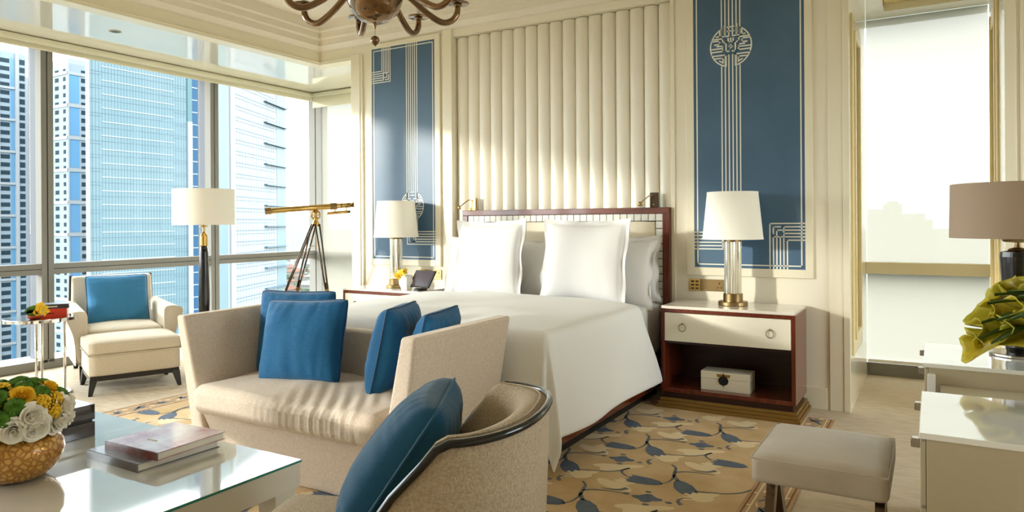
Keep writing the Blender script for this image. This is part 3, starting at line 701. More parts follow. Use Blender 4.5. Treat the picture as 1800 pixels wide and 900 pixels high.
# ---------------------------------------------------------------- bedside cabinets, lamps
def nightstand(label, x):
    t = thing('bedside_cabinet', label, 'nightstand', (x, 4.82, RZ)); w = .445; D = .45
    mb = MB(); mb.box(-w - .03, w + .03, -.03, D, 0, .022); mb.box(-w - .018, w + .018, -.018, D, .022, .044); mb.box(-w - .006, w + .006, -.006, D, .044, .066); mb.build('stepped_plinth', 'gold_plinth', t, bevel=.003)
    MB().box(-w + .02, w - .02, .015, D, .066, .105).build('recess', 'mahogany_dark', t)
    mb = MB(); mb.box(-w, -w + .026, 0, D, .105, .688); mb.box(w - .026, w, 0, D, .105, .688); mb.box(-w + .026, w - .026, 0, D, .105, .135); mb.box(-w + .026, w - .026, 0, D, .662, .688); mb.build('carcass', 'mahogany_v', t, bevel=.003)
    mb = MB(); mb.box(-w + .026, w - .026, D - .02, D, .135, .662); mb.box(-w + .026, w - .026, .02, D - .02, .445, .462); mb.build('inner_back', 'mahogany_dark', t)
    d = MB().box(-w + .028, w - .028, -.002, .30, .464, .660).build('drawer', 'ivory_lacquer', t, bevel=.002)
    for s_ in (-.29, .29):
        mb = MB(); mb.tube([(s_ + .022 * math.sin(2 * PI * i / 20), -.014, .560 + .022 * math.cos(2 * PI * i / 20) - .012) for i in range(20)], .0026, 6, closed=True); mb.lathe([(.006, 0), (.006, .012)], 10, (0, 0, 0))
        k = MB(); k.tube([(s_ + .024 * math.sin(2 * PI * i / 22), -.015, .562 + .026 * math.cos(2 * PI * i / 22)) for i in range(22)], .0028, 6, closed=True); k.tube([(s_, -.002, .588), (s_, -.02, .588)], .0065, 10); k.build('ring_pull', 'antique_brass', d, smooth=True)
    MB().box(-w + .004, w - .004, -.004, D - .004, .688, .708).build('marble_top', 'marble', t, bevel=.003)
    return t
nightstand('mahogany bedside cabinet with the glass lamp and telescope beside it, window side', -4.235)
nightstand('mahogany bedside cabinet holding a small white box, passage side', -1.205)
NST = RZ + .708
def table_lamp(label, x, y):
    t = thing('table_lamp', label, 'table lamp', (x, y, NST))
    MB().lathe([(.0, 0), (.098, 0), (.1, .004), (.1, .026), (.096, .030), (.066, .030), (.066, .082), (.062, .086), (.0, .086)], 40).build('base', 'antique_brass', t, smooth=False)
    mb = MB(); n = 48; prof_ = []
    rows = [[((.056 + .003 * (k % 2)) * math.cos(2 * PI * k / n), (.056 + .003 * (k % 2)) * math.sin(2 * PI * k / n), z) for k in range(n)] for z in (.086, .445)]
    mb.grid(rows, closed_u=True); mb.build('glass_column', 'glass_rod', t)
    MB().cyl((0, 0, 0), .006, .086, .50, 10).build('rod', 'brass', t)
    MB().lathe([(0, .445), (.06, .445), (.06, .458), (.045, .462), (.012, .466), (.012, .50), (0, .50)], 32).build('cap', 'antique_brass', t)
    mb = MB(); mb.lathe([(.205, .462), (.172, .792)], 56, cap=False); mb.lathe([(.202, .463), (.169, .791)], 56, cap=False); mb.build('shade', 'lampshade', t, smooth=True)
    mb = MB(); mb.lathe([(.2045, .462), (.2065, .462), (.2058, .470), (.2038, .470)], 56, cap=False); mb.lathe([(.171, .784), (.1738, .784), (.173, .793), (.1705, .793)], 56, cap=False); mb.build('shade_trim', 'lampshade', t)
    mb = MB(); 
    for k in range(3): a = 2 * PI * k / 3; mb.tube([(0, 0, .765), (.174 * math.cos(a), .174 * math.sin(a), .765)], .002, 5)
    mb.tube([(0, 0, .50), (0, 0, .765)], .004, 6); mb.lathe([(.0, .52), (.02, .54), (.03, .58), (.02, .62), (0, .63)], 16); mb.build('shade_fitting', 'brass', t)
    return t
table_lamp('white shaded glass column lamp on the window side bedside cabinet', -4.245, 5.06)
table_lamp('white shaded glass column lamp on the passage side bedside cabinet', -1.208, 5.06)

# small chest on the shelf of the bedside cabinet
t = thing('keepsake_box', 'small white wooden box with a round black lock in the bedside cabinet', 'box', (-1.225, 4.97, RZ + .135))
MB().box(-.165, .165, -.08, .08, 0, .080).build('body', 'ivory_lacquer', t, bevel=.002)
MB().box(-.165, .165, -.08, .08, .0815, .130).build('lid', 'ivory_lacquer', t, bevel=.002)
mb = MB(); mb.add([(.034 * math.cos(2 * PI * k / 28) - .01, -.083 - (.002 if q else 0), .072 + .031 * math.sin(2 * PI * k / 28)) for q in (0, 1) for k in range(28)], [tuple(range(28, 56))[::-1], tuple(range(28))] + [(k, (k + 1) % 28, 28 + (k + 1) % 28, 28 + k) for k in range(28)]); mb.box(-.0125, -.0075, -.088, -.08, .085, .122); mb.box(-.0112, -.0088, -.083, -.080, .025, .045); mb.build('lock_plate', 'print_black', t)
mb = MB(); mb.add([(-.058, -.0805, .115), (.038, -.0805, .115), (.03, -.0805, .094), (-.05, -.0805, .094)], [(3, 2, 1, 0)]); mb.build('brass_plate', 'brass', t)

# wall sockets
def sockets(label, x0, x1, z0, z1):
    t = thing('socket_plate', label, 'socket', (x0, BY, z0)); w = x1 - x0; h_ = z1 - z0
    pl = MB().box(0, .088, -.008, 0, 0, h_).build('switch_plate', 'brass', t, bevel=.002)
    bm_ = MB().box(-.011, .011, -.011, -.006, -.0055, .0055).mesh('button', ['print_black'])
    for i in range(2):
        for j in range(3): place('button', bm_, pl, loc=(.028 + i * .034, 0, .018 + j * .026))
    q = MB().box(.09, w, -.008, 0, 0, h_).build('outlet_plate', 'antique_brass', t, bevel=.002)
    mb = MB(); c = w - .028
    mb.box(c - .004, c + .004, -.0088, -.0078, .052, .066); mb.box(c - .017, c - .009, -.0088, -.0078, .024, .032); mb.box(c + .009, c + .017, -.0088, -.0078, .024, .032); mb.build('socket_holes', 'print_black', q)
    mb = MB()
    for j in range(5): mb.box(.105, .145, -.0085, -.0079, .020 + j * .012, .0215 + j * .012)
    mb.build('engraved_lines', 'dark_bronze', q)
sockets('brass switch and outlet plate above the passage side bedside cabinet', -1.590, -1.333, .782, .870)
sockets('brass switch and outlet plate above the window side bedside cabinet', -4.162, -3.905, .782, .870)

# flower vase and tablet on the window side cabinet
t = thing('flower_vase', 'faceted white vase of yellow orchids beside the tablet on the bedside cabinet', 'vase', (-4.02, 4.93, NST))
mb = MB(); mb.lathe([(0, 0), (.045, 0), (.068, .045), (.072, .08), (.05, .125), (.04, .13), (.036, .12), (.045, .08)], 7); mb.build('vase_body', 'porcelain', t)
for k in range(9):
    a = k * 2.4; r = .035 + .03 * (k % 3) / 2; bl = MB()
    for q in range(5):
        b = 2 * PI * q / 5 + k; d = Vector((math.cos(b), -.5, math.sin(b))).normalized(); s2 = d.cross(Vector((0, -1, 0))).normalized()
        P = [Vector((0, 0, 0)), d * .022 + s2 * .016, d * .036, d * .022 - s2 * .016]; bl.add([tuple(p_) for p_ in P], [(0, 1, 2, 3)], 0)
    bl.lathe([(0, -.006), (.006, 0), (0, .006)], 6, (0, -.006, 0), 1)
    bl.build('orchid_bloom', ['orchid_yellow', 'orchid_red'], t, loc=(-.05 + .028 * math.cos(a) * (1 + k % 2) + (.03 if k > 6 else 0), -.03 + .02 * math.sin(a), .13 + .012 * (k % 4) - .008 * (k % 3) * 2), rz=a * .2)
t = thing('tablet_stand', 'black tablet tilted on a small dock on the bedside cabinet', 'tablet', (-3.865, 4.93, NST), rz=-.12)
MB().lathe([(0, 0), (.06, 0), (.06, .016), (.04, .022), (0, .024)], 28).build('dock', 'device_black', t)
mb = MB(); c_, s_ = math.cos(.45), math.sin(.45)
def tl(x, y, z): return (x + .18 * (z) , y * c_ + z * s_ - .03, .03 + z * c_ - y * s_)
def tslab(mb, x0, x1, y0, y1, z0, z1): mb.hexa([tl(x0, y0, z0), tl(x1, y0, z0), tl(x1, y1, z0), tl(x0, y1, z0)], [tl(x0, y0, z1), tl(x1, y0, z1), tl(x1, y1, z1), tl(x0, y1, z1)])
tslab(mb, -.12, .12, 0, .014, 0, .16); b_ = mb.build('tablet_body', 'device_black', t, bevel=.002)
mb = MB(); tslab(mb, -.105, .105, -.001, 0, .012, .148); mb.build('screen', 'device_screen', b_)

# ---------------------------------------------------------------- loveseat at the foot of the bed
sofa = thing('loveseat', 'beige speckled loveseat with flared sides at the foot of the bed', 'sofa', (-2.74, 2.75, RZ))
SX, SY = -2.74, 2.75
def sl(x, y, z): return (x - SX, y - SY, z)
# base (splayed): wide at top
mb = MB(); mb.hexa([sl(-3.24, 2.46, .0), sl(-2.25, 2.46, .0), sl(-2.25, 3.06, .0), sl(-3.24, 3.06, .0)], [sl(-3.40, 2.42, .30), sl(-2.10, 2.42, .30), sl(-2.02, 3.10, .30), sl(-3.44, 3.10, .30)]); mb.build('base', 'sofa_fabric', sofa, bevel=.02, seg=3)
def arm(side):
    mb = MB()
    if side < 0: bo, bi, to, ti_ = -3.46, -3.34, -3.575, -3.505
    else: bo, bi, to, ti_ = -2.02, -2.16, -1.915, -1.995
    yb = 3.12; zf, zb = .80, .815; sh = .035 if side > 0 else .055
    def q(x, y, z): return sl(x, y, z)
    a, b = (bo, bi) if side < 0 else (bi, bo); c, d = (to, ti_) if side < 0 else (ti_, to)
    mb.hexa([q(a, 2.42, .12), q(b, 2.42, .12), q(b + sh, yb, .12), q(a + sh, yb, .12)], [q(c, 2.40, zf), q(d, 2.40, zf), q(d + sh, yb + .03, zb), q(c + sh, yb + .03, zb)])
    return mb.build('side_arm', 'sofa_fabric', sofa, bevel=.016, seg=4)
arm(-1); arm(1)
mb = MB(); mb.hexa([sl(-3.40, 3.00, .12), sl(-2.06, 3.00, .12), sl(-2.04, 3.12, .12), sl(-3.42, 3.12, .12)], [sl(-3.46, 3.05, .685), sl(-1.97, 3.05, .685), sl(-1.97, 3.13, .685), sl(-3.46, 3.13, .685)]); mb.build('backrest', 'sofa_fabric', sofa, bevel=.02, seg=4)
def seatfn(p):
    x, y, z = p; fx = (x + .66) / 1.32; wv = 0
    if y < -.20: wv = .0075 * math.sin(118 * x + 3 * math.sin(9 * x) + 5 * y) * sm(-.20, -.38, y) * sm(.25, .55, fx) * (1 - sm(.86, .98, fx)) * sm(.27, .34, z)
    top = .012 * mnoise.noise((x * 5, y * 3, 2)) + .004 * math.sin(70 * (x + .8 * y)) * sm(.4, .6, fx) * sm(.1, -.3, y) * (1 - sm(.8, .95, fx))
    dip = -.02 * math.exp(-((x - .1) / .3) ** 2) if z > .4 else 0
    return (x, y - abs(wv) * 1.2 + wv * .3, z + (top + dip if z > .4 else 0))
MB().rbox((0, -.055, .372), (1.27, .70, .155), .055, 110, crown=.03, fn=seatfn).build('seat_cushion', 'sofa_fabric', sofa, smooth=True)

# scatter cushions
def cushion(label, c, xax, zax, w, h, t, m1='blue_silk', mp='piping_blue', seed=0, group='blue scatter cushions'):
    me = pillow_mesh('scatter_cushion', w, h, t, m1, 0, seed, wr=.011, pinch=.05, power=.42); o = place('scatter_cushion', me); place_axes(o, c, xax, zax); tag(o, label, 'cushion', group)
    pts = []; n = 20; pinch = .05
    for e in range(4):
        for i in range(n):
            k = -1 + 2 * i / n; u, v = ((k, -1), (1, k), (-k, 1), (-1, -k))[e]
            rc_ = 1.008 - .045 * (u * v) ** 6; pts.append((w / 2 * u * (1 - pinch * (1 - v * v) * abs(u)) * rc_, 0, h / 2 * v * (1 - pinch * (1 - u * u) * abs(v)) * rc_))
    MB().tube(pts, .0048, 6, closed=True).build('piping', mp, o, smooth=True)
    return o
cushion('blue silk cushion in front facing the room at the window end of the loveseat', (-2.955, 2.74, .665), (.95, .28, .02), (-.06, .30, 1), .49, .46, .19, seed=11)
cushion('blue silk cushion tucked behind against the window end of the loveseat', (-3.19, 2.90, .675), (.93, .30, 0), (-.05, .16, 1), .48, .48, .16, seed=12)
cushion('blue silk cushion propped sideways in front at the bed end of the loveseat', (-2.42, 2.86, .655), (-.33, .94, .0), (.20, .08, 1), .44, .46, .20, seed=13)
cushion('blue silk cushion peeking out behind the near side of the loveseat', (-2.19, 2.90, .655), (-.20, .97, .02), (.24, .05, 1), .40, .43, .17, seed=14)

# ---------------------------------------------------------------- armchair, ottoman by the window
ang = math.atan2(-.38, .925)
ac = thing('armchair', 'cream upholstered armchair with black edged back by the window', 'armchair', (-5.935, 3.52, 0), rz=ang)
# local: +x forward, +y to the sitter's left; origin at the front edge centre
MB().rbox((-.36, 0, .235), (.72, .70, .22), .03, 10).build('seat_base', 'chair_fabric', ac, smooth=True)
MB().rbox((-.33, 0, .375), (.74, .57, .12), .04, 12, crown=.025).build('seat_cushion', 'chair_fabric', ac, smooth=True)
def chair_arm(s_):
    mb = MB(); rows = []
    for i in range(9):
        x = -.72 + .80 * i / 8 - .02; zt = .60 + .02 * (1 - i / 8); fl = .02 + .03 * (i / 8) ** 2
        sec = [(.30, .20), (.29, .42), (.285, zt - .04), (.30, zt - .005), (.345 + fl * .4, zt), (.385 + fl, zt - .02), (.40 + fl, zt - .06), (.385 + fl * .6, .48), (.375, .36), (.37, .14)]
        rows.append([(x, s_ * a, b) for a, b in sec])
    mb.grid(rows if s_ < 0 else [r[::-1] for r in rows]); k = len(rows[0]); mb.add(rows[-1], [tuple(range(k))]); mb.add(rows[0], [tuple(range(k))])
    return mb.build('side_arm', 'chair_fabric', ac, smooth=False, bevel=0)
for s_ in (-1, 1):
    o = chair_arm(s_); md = o.modifiers.new('s', 'SUBSURF'); md.levels = 2; md.render_levels = 2
    for p_ in o.data.polygons: p_.use_smooth = True
def back_quad(x0, x1, mtop):
    mb = MB(); mb.hexa([(x1 - .0, -.345, .15), (x0, -.345, .15), (x0, .345, .15), (x1, .345, .15)][::-1] if 0 else [(x0, -.345, .15), (x1, -.345, .15), (x1, .345, .15), (x0, .345, .15)], [(x0 - .10, -.325, mtop), (x1 - .10, -.325, mtop), (x1 - .10, .325, mtop), (x0 - .10, .325, mtop)]); return mb
back_quad(-.74, -.62, .835).build('backrest', 'chair_fabric', ac, bevel=.02, seg=3)
for s_ in (-1, 1): MB().hexa([(-.765, s_ * .352 - .008, .15), (-.70, s_ * .352 - .008, .15), (-.70, s_ * .352 + .008, .15), (-.765, s_ * .352 + .008, .15)], [(-.865, s_ * .332 - .008, .84), (-.80, s_ * .332 - .008, .84), (-.80, s_ * .332 + .008, .84), (-.865, s_ * .332 + .008, .84)]).build('back_edge', 'black_wood', ac)
def sabre(x, y, dx, dy, h_, r0=.030, r1=.017):
    return MB().hexa([(x + dx - r1, y + dy - r1, 0), (x + dx + r1, y + dy - r1, 0), (x + dx + r1, y + dy + r1, 0), (x + dx - r1, y + dy + r1, 0)], [(x - r0, y - r0, h_), (x + r0, y - r0, h_), (x + r0, y + r0, h_), (x - r0, y + r0, h_)])
for x, y, dx, dy in ((-.05, -.31, .02, -.01), (-.05, .31, .02, .01), (-.68, -.29, -.06, -.01), (-.68, .29, -.06, .01)): sabre(x, y, dx, dy, .15).build('leg', 'black_wood', ac, bevel=.003)
fdir = Vector((math.cos(ang), math.sin(ang), 0)); sdir = Vector((-fdir.y, fdir.x, 0)); A0 = Vector((-5.935, 3.52, 0))
c = A0 + fdir * -.43 + sdir * .0 + Vector((0, 0, .63))
cushion('pale blue silk cushion sitting upright in the armchair by the window', c, sdir, fdir * -.30 + Vector((0, 0, 1)), .50, .46, .18, 'blue_silk_light', 'piping_blue', 15)
ot = thing('ottoman', 'cream footstool with black sabre legs in front of the armchair', 'ottoman', (-5.635, 3.38, 0), rz=ang)
MB().rbox((0, 0, .355), (.53, .66, .105), .03, 12, crown=.02).build('cushion_top', 'chair_fabric', ot, smooth=True)
MB().rbox((0, 0, .225), (.52, .65, .17), .02, 8).build('upholstered_body', 'chair_fabric', ot, smooth=True)
MB().tube([(x, y, .304) for x, y in ((-.262, -.327), (.262, -.327), (.262, .327), (-.262, .327))], .004, 6, closed=True).build('piping', 'chair_fabric', ot)
MB().box(-.25, .25, -.315, .315, .105, .145).build('apron', 'black_wood', ot, bevel=.003)
for sx_ in (-1, 1):
    for sy_ in (-1, 1): sabre(sx_ * .225, sy_ * .29, sx_ * .03, sy_ * .025, .125, .028, .014).build('leg', 'black_wood', ot, bevel=.003)

# side table with books and flowers
st = thing('side_table', 'round chrome side table with slim legs beside the armchair', 'side table', (-5.92, 2.83, 0))
mb = MB(); n = 96
def scal(a): return .25 + .010 * math.cos(8 * a)
for zz0, zz1, k_ in ((.525, .552, 0),):
    ro = [(scal(2 * PI * i / n) * math.cos(2 * PI * i / n), scal(2 * PI * i / n) * math.sin(2 * PI * i / n)) for i in range(n)]
    mb.prism(ro, .575, .597)
mb.build('top_rim', 'chrome', st)
MB().cyl((0, 0, 0), .232, .597, .600, 48).build('glass_top', 'chrome', st)
for a in (2.6, -.55, .75): MB().cyl((.175 * math.cos(a), .175 * math.sin(a), .0), .010, .012, .576, 12).build('leg', 'chrome', st, smooth=True)
MB().lathe([(0, 0), (.21, 0), (.215, .006), (.21, .014), (0, .014)], 48).build('base', 'chrome', st)
TT = .600
def book(name, label, loc, rz, sx_, sy_, h_, cover, spine_mat=None, group=None, paper='book_paper'):
    t = thing(name, label, 'book', loc, rz, group)
    mb = MB(); mb.box(-sx_ / 2, sx_ / 2, -sy_ / 2, sy_ / 2, 0, .003); mb.box(-sx_ / 2, sx_ / 2, -sy_ / 2, sy_ / 2, h_ - .003, h_); mb.build('cover', cover, t)
    MB().box(sx_ / 2 - .003, sx_ / 2 + .001, -sy_ / 2, sy_ / 2, 0, h_).build('spine', spine_mat or cover, t)
    MB().box(-sx_ / 2 + .005, sx_ / 2 - .003, -sy_ / 2 + .005, sy_ / 2 - .005, .003, h_ - .003).build('pages', paper, t)
    return t
bk = book('red_book', 'thick red book lying under the black one on the side table', (-5.90, 2.91, TT), 2.55 - PI, .15, .22, .062, 'book_red')
mb = MB()
for k in range(3): mb.box(.0765, .0772, -.07 + .02 * k, -.06 + .02 * k + .006, .022, .040)
mb.box(.0765, .0772, -.02, .03, .024, .03); mb.build('spine_print', 'print_black', bk)
bk = book('black_book', 'dark book on top of the red one on the side table', (-5.90, 2.915, TT + .062), 2.60 - PI, .155, .23, .034, 'book_black')
mb = MB(); mb.box(.079, .0797, -.03, .04, .012, .02); mb.build('spine_print', 'print_white', bk)
t = thing('orchid_bowl', 'small red bowl with a yellow orchid and leaf on the side table', 'bowl', (-5.80, 2.745, TT))
MB().lathe([(0, 0), (.03, 0), (.05, .012), (.058, .03), (.054, .03), (.045, .014), (0, .008)], 24).build('bowl', 'orchid_red', t, smooth=True)
for k, (dx, dy, dz) in enumerate(((.0, .03, .09), (.01, .05, .06), (-.01, .02, .055))):
    bl = MB()
    for q in range(5):
        b = 2 * PI * q / 5 + k; d = Vector((.5, math.cos(b), math.sin(b))).normalized(); s2 = d.cross(Vector((1, 0, 0))).normalized()
        bl.add([(0, 0, 0), tuple(d * .03 + s2 * .018), tuple(d * .048), tuple(d * .03 - s2 * .018)], [(0, 1, 2, 3)])
    bl.build('orchid_bloom', 'orchid_yellow', t, loc=(dx, dy, dz))
for k, (y, z, a) in enumerate(((-.03, .075, .4), (-.02, .045, -.3))):
    MB().add([(0, y + .042 * math.cos(b), z + .028 * math.sin(b + a)) for b in [2 * PI * i / 14 for i in range(14)]], [tuple(range(14))]).build('leaf', 'mum_green', t)

# ---------------------------------------------------------------- floor lamp, telescope
t = thing('floor_lamp', 'black stemmed floor lamp with a wide white drum shade by the window', 'floor lamp', (-5.395, 3.89, 0))
MB().lathe([(0, 0), (.15, 0), (.15, .02), (.05, .03), (0, .03)], 36).build('base', 'black_lacquer', t)
MB().lathe([(.040, .03), (.046, .7), (.034, 1.06), (.028, 1.12)], 24).build('stem', 'black_lacquer', t, smooth=True)
MB().lathe([(.030, 1.12), (.031, 1.125), (.031, 1.205), (.022, 1.225), (.010, 1.24), (.010, 1.28), (.036, 1.285), (.036, 1.29), (.008, 1.30), (.008, 1.55), (0, 1.55)], 24).build('collar', 'brass', t)
mb = MB(); mb.lathe([(.25, 1.30), (.25, 1.605)], 64, cap=False); mb.lathe([(.247, 1.301), (.247, 1.604)], 64, cap=False); mb.build('shade', 'lampshade', t, smooth=True)
mb = MB()
for k in range(3): a = 2 * PI * k / 3; mb.tube([(0, 0, 1.54), (.247 * math.cos(a), .247 * math.sin(a), 1.54)], .003, 5)
mb.build('shade_fitting', 'brass', t)

tp_ = Vector((-4.94, 4.74, 0)); te = thing('telescope', 'brass telescope on a tall tripod in the window corner', 'telescope', tuple(tp_))
PZ = 1.30
axis = (Rv * .985 + Fv * .0 + Uv * .075).normalized(); axis = (Rv * .93 + Fv * .35 + Uv * .075).normalized()
def tq(s_): return Vector((0, 0, PZ + .155)) + axis * (s_ * .88)
MB().tube([tq(-.50), tq(-.465), tq(-.464), tq(.13), tq(.20), tq(.21), tq(.40)], [.030, .030, .026, .025, .025, .021, .019], 20).build('barrel', 'brass', te, smooth=True)
mb = MB()
for a, b, r in ((-.51, -.45, .032), (.15, .22, .030), (.26, .275, .022), (.33, .36, .0225), (.385, .40, .023)): mb.tube([tq(a), tq(b)], r, 20)
mb.build('barrel_rings', 'antique_brass', te)
f0 = Vector((0, 0, -.062)); MB().tube([tq(.12) + f0, tq(.36) + f0], .0125, 12).tube([tq(.20), tq(.20) + f0], .004, 6).tube([tq(.32), tq(.32) + f0], .004, 6).build('finder_scope', 'brass', te, smooth=True)
mb = MB(); mb.tube([(.040 * math.cos(2 * PI * i / 24) * Rv.x, .040 * math.cos(2 * PI * i / 24) * Rv.y, PZ + .085 + .040 * math.sin(2 * PI * i / 24)) for i in range(24)], .008, 8, closed=True)
for k in range(3): a = PI * k / 3; mb.tube([(.034 * math.cos(a) * Rv.x, .034 * math.cos(a) * Rv.y, PZ + .085 + .034 * math.sin(a)), (-.034 * math.cos(a) * Rv.x, -.034 * math.cos(a) * Rv.y, PZ + .085 - .034 * math.sin(a))], .004, 6)
mb.tube([(0, 0, PZ + .05), (0, 0, PZ + .13)], .014, 12); mb.build('mount_wheel', 'brass', te, smooth=True)
MB().lathe([(0, -.02), (.03, -.02), (.034, 0), (.03, .02), (.018, .035), (.014, .06), (0, .06)], 20, (0, 0, PZ)).build('tripod_head', 'brass', te)
MB().tube([(0, 0, PZ - .02), (0, 0, PZ - .24)], .007, 8).tube(spline([(0, 0, PZ - .20), tuple(Rv * -.05 + Uv * (PZ - .21)), tuple(Rv * -.10 + Uv * (PZ - .26))], 5), .003, 6).build('centre_rod', 'antique_brass', te)
feet = [Rv * -.47 + Fv * -.35, Rv * .26 + Fv * -.25, Rv * -.471 + Fv * .42]
for q, ft in enumerate(feet):
    top = Vector((0, 0, PZ)) + ft.normalized() * .03; sd_ = ft.cross(Uv).normalized(); mid = top.lerp(Vector((ft.x, ft.y, .0)), .48)
    lg = MB(); lg.tube([top + sd_ * .022, mid + sd_ * .012], .0085, 8).tube([top - sd_ * .022, mid - sd_ * .012], .0085, 8).tube([top.lerp(mid, .86), Vector((ft.x, ft.y, .0))], .013, 8)
    lo = lg.build('leg', 'steel_dark', te, smooth=True)
    d = (Vector((ft.x, ft.y, 0)) - top).normalized(); MB().tube([mid - d * .03, mid + d * .05], .020, 10).tube([mid + sd_ * .035, mid - sd_ * .035], .005, 6).build('leg_clamp', 'antique_brass', lo)

# ---------------------------------------------------------------- coffee table and what stands on it
mat('table_glass', (208, 210, 204), .015, spec=.9, coat=1.)
CT0, CT1, CT2, CT3, CTZ = -3.85, -1.968, .62, 1.812, .450
ct = thing('coffee_table', 'large white coffee table with a mirror glossy glass top', 'coffee table', ((CT0 + CT1) / 2, (CT2 + CT3) / 2, RZ))
hx, hy = (CT1 - CT0) / 2, (CT3 - CT2) / 2; z0 = CTZ - RZ
MB().box(-hx, hx, -hy, hy, z0 - .010, z0).build('glass_top', 'table_glass', ct, bevel=.0015)
mb = MB(); e = .0008
mb.box(-hx - e, hx + e, hy, hy + e, z0 - .0085, z0 - .0015); mb.box(hx, hx + e, -hy - e, hy, z0 - .0085, z0 - .0015); mb.build('glass_rim', 'glass_edge', ct)
MB().box(-hx + .003, hx - .003, -hy + .003, hy - .003, z0 - .098, z0 - .0102).build('apron', 'table_lacquer', ct, bevel=.002)
for sx_ in (-1, 1):
    for sy_ in (-1, 1): MB().box(sx_ * (hx - .06) - .045, sx_ * (hx - .06) + .045, sy_ * (hy - .06) - .045, sy_ * (hy - .06) + .045, 0, z0 - .098).build('leg', 'table_lacquer', ct, bevel=.002)

bx_ = thing('lacquer_box', 'espresso lacquer box with a lid behind the amber vase on the coffee table', 'box', (-3.10, 1.44, CTZ))
MB().box(-.175, .175, -.165, .165, 0, .058).build('body', 'espresso', bx_, bevel=.002); MB().box(-.168, .168, -.158, .158, .058, .066).build('shadow_gap', 'print_black', bx_); MB().box(-.175, .175, -.165, .165, .066, .128).build('lid', 'espresso', bx_, bevel=.002)

b1 = book('art_book', 'lower grey glossy art book on the coffee table', (-2.51, 1.595, CTZ), -PI / 2, .325, .315, .030, 'book_grey')
b2 = book('art_book', 'upper art book with a red flower cover on the coffee table', (-2.475, 1.62, CTZ + .030), -PI / 2 + .05, .285, .295, .029, 'book_cover', 'book_spine')
mb = MB()
for k in range(4): mb.tube(spline([(.05, -.03 + k * .014, .0293), (.06, -.026 + k * .014, .0293), (.05, -.022 + k * .014, .0293), (.062, -.018 + k * .014, .0293)], 4), .0012, 4)
mb.build('cover_lettering', 'print_white', b2)

_m = MATS['amber_glass']; _t = _m.node_tree; _b = _t.nodes['Principled BSDF']
_co = _t.nodes.new('ShaderNodeTexCoord'); _v = _t.nodes.new('ShaderNodeTexVoronoi'); _v.feature = 'DISTANCE_TO_EDGE'; _v.inputs['Scale'].default_value = 52; _t.links.new(_co.outputs['Object'], _v.inputs['Vector'])
_r = _t.nodes.new('ShaderNodeValToRGB'); _t.links.new(_v.outputs['Distance'], _r.inputs[0]); _r.color_ramp.elements[0].position = .0; _r.color_ramp.elements[1].position = .25; _r.color_ramp.elements[0].color = lin((160, 102, 36)); _r.color_ramp.elements[1].color = lin((222, 170, 86)); _t.links.new(_r.outputs[0], _b.inputs['Base Color'])
_bp = _t.nodes.new('ShaderNodeBump'); _bp.inputs['Strength'].default_value = .7; _bp.inputs['Distance'].default_value = .004; _t.links.new(_r.outputs[0], _bp.inputs['Height']); _t.links.new(_bp.outputs[0], _b.inputs['Normal'])
vs = thing('amber_vase', 'squat amber honeycomb glass vase on the coffee table', 'vase', (-2.664, 1.201, CTZ))
rows = []; n = 56; prof_ = [(.055, 0), (.085, .008), (.112, .030), (.131, .060), (.138, .092), (.132, .122), (.112, .150), (.082, .170), (.058, .178), (.050, .186)]
P_ = spline([(r, 0, z) for r, z in prof_], 4)
for q, p in enumerate(P_):
    row = []
    for k in range(n):
        a = 2 * PI * k / n; cell = .0022 * (abs(math.cos(a * 14 + (PI / 2 if (q // 3) % 2 else 0))) ** .5) * (1 if p.z > .075 else .25) * math.sin(PI * ((q % 3) + .5) / 3)
        row.append(((p.x + cell) * math.cos(a), (p.x + cell) * math.sin(a), p.z))
    rows.append(row)
mb = MB().grid([r[::-1] for r in rows][::-1] if 0 else rows, closed_u=True); mb.add(rows[0], [tuple(range(n - 1, -1, -1))]); mb.build('vase_body', 'amber_glass', vs, smooth=True)

def rose_mesh(nm, m):
    mb = MB(); rr_ = random.Random(5)
    for ring, (cnt, rad, hgt, tilt) in enumerate(((3, .010, .040, .05), (4, .018, .038, .15), (5, .027, .034, .40), (6, .036, .028, .75), (6, .043, .020, 1.1))):
        for k in range(cnt):
            a0 = 2 * PI * k / cnt + ring * .6 + rr_.uniform(-.1, .1); rows = []; wdt = PI / cnt * 1.35
            for i in range(5):
                v = i / 4; row = []
                for j in range(6):
                    u = j / 5 * 2 - 1; a = a0 + u * wdt; r = rad * (.35 + .65 * math.sin(v * PI / 2)) + tilt * .014 * v * v * v + (.003 * v * v * (1 - u * u)); z = -.012 + (hgt + .012) * v - .010 * u * u * v - tilt * .012 * v ** 3
                    row.append((r * math.cos(a), r * math.sin(a), z))
                rows.append(row)
            mb.grid(rows)
    return mb.mesh(nm, [m], True)
def mum_mesh(nm, m, R=.026):
    mb = MB(); nu, nv = 26, 12; rows = []
    for i in range(nv + 1):
        th = PI * i / nv; row = []
        for j in range(nu):
            ph = 2 * PI * j / nu + (.12 if i % 2 else 0); r = R * (1 + .14 * ((i + j) % 2))
            row.append((r * math.sin(th) * math.cos(ph), r * math.sin(th) * math.sin(ph), r * math.cos(th) * .8))
        rows.append(row)
    mb.grid(rows, closed_u=True); return mb.mesh(nm, [m], False)
def cluster_mesh(nm, m):
    mb = MB(); rr_ = random.Random(9)
    for k in range(9):
        d = Vector((rr_.gauss(0, 1), rr_.gauss(0, 1), abs(rr_.gauss(0, 1)) + .3)).normalized() * .020
        for q in range(5):
            a = 2 * PI * q / 5; t1 = d.orthogonal().normalized(); t2 = d.normalized().cross(t1); p = d + (t1 * math.cos(a) + t2 * math.sin(a)) * .008
            mb.lathe([(0, -.004), (.006, 0), (0, .005)], 6, tuple(p))
    return mb.mesh(nm, [m], True)
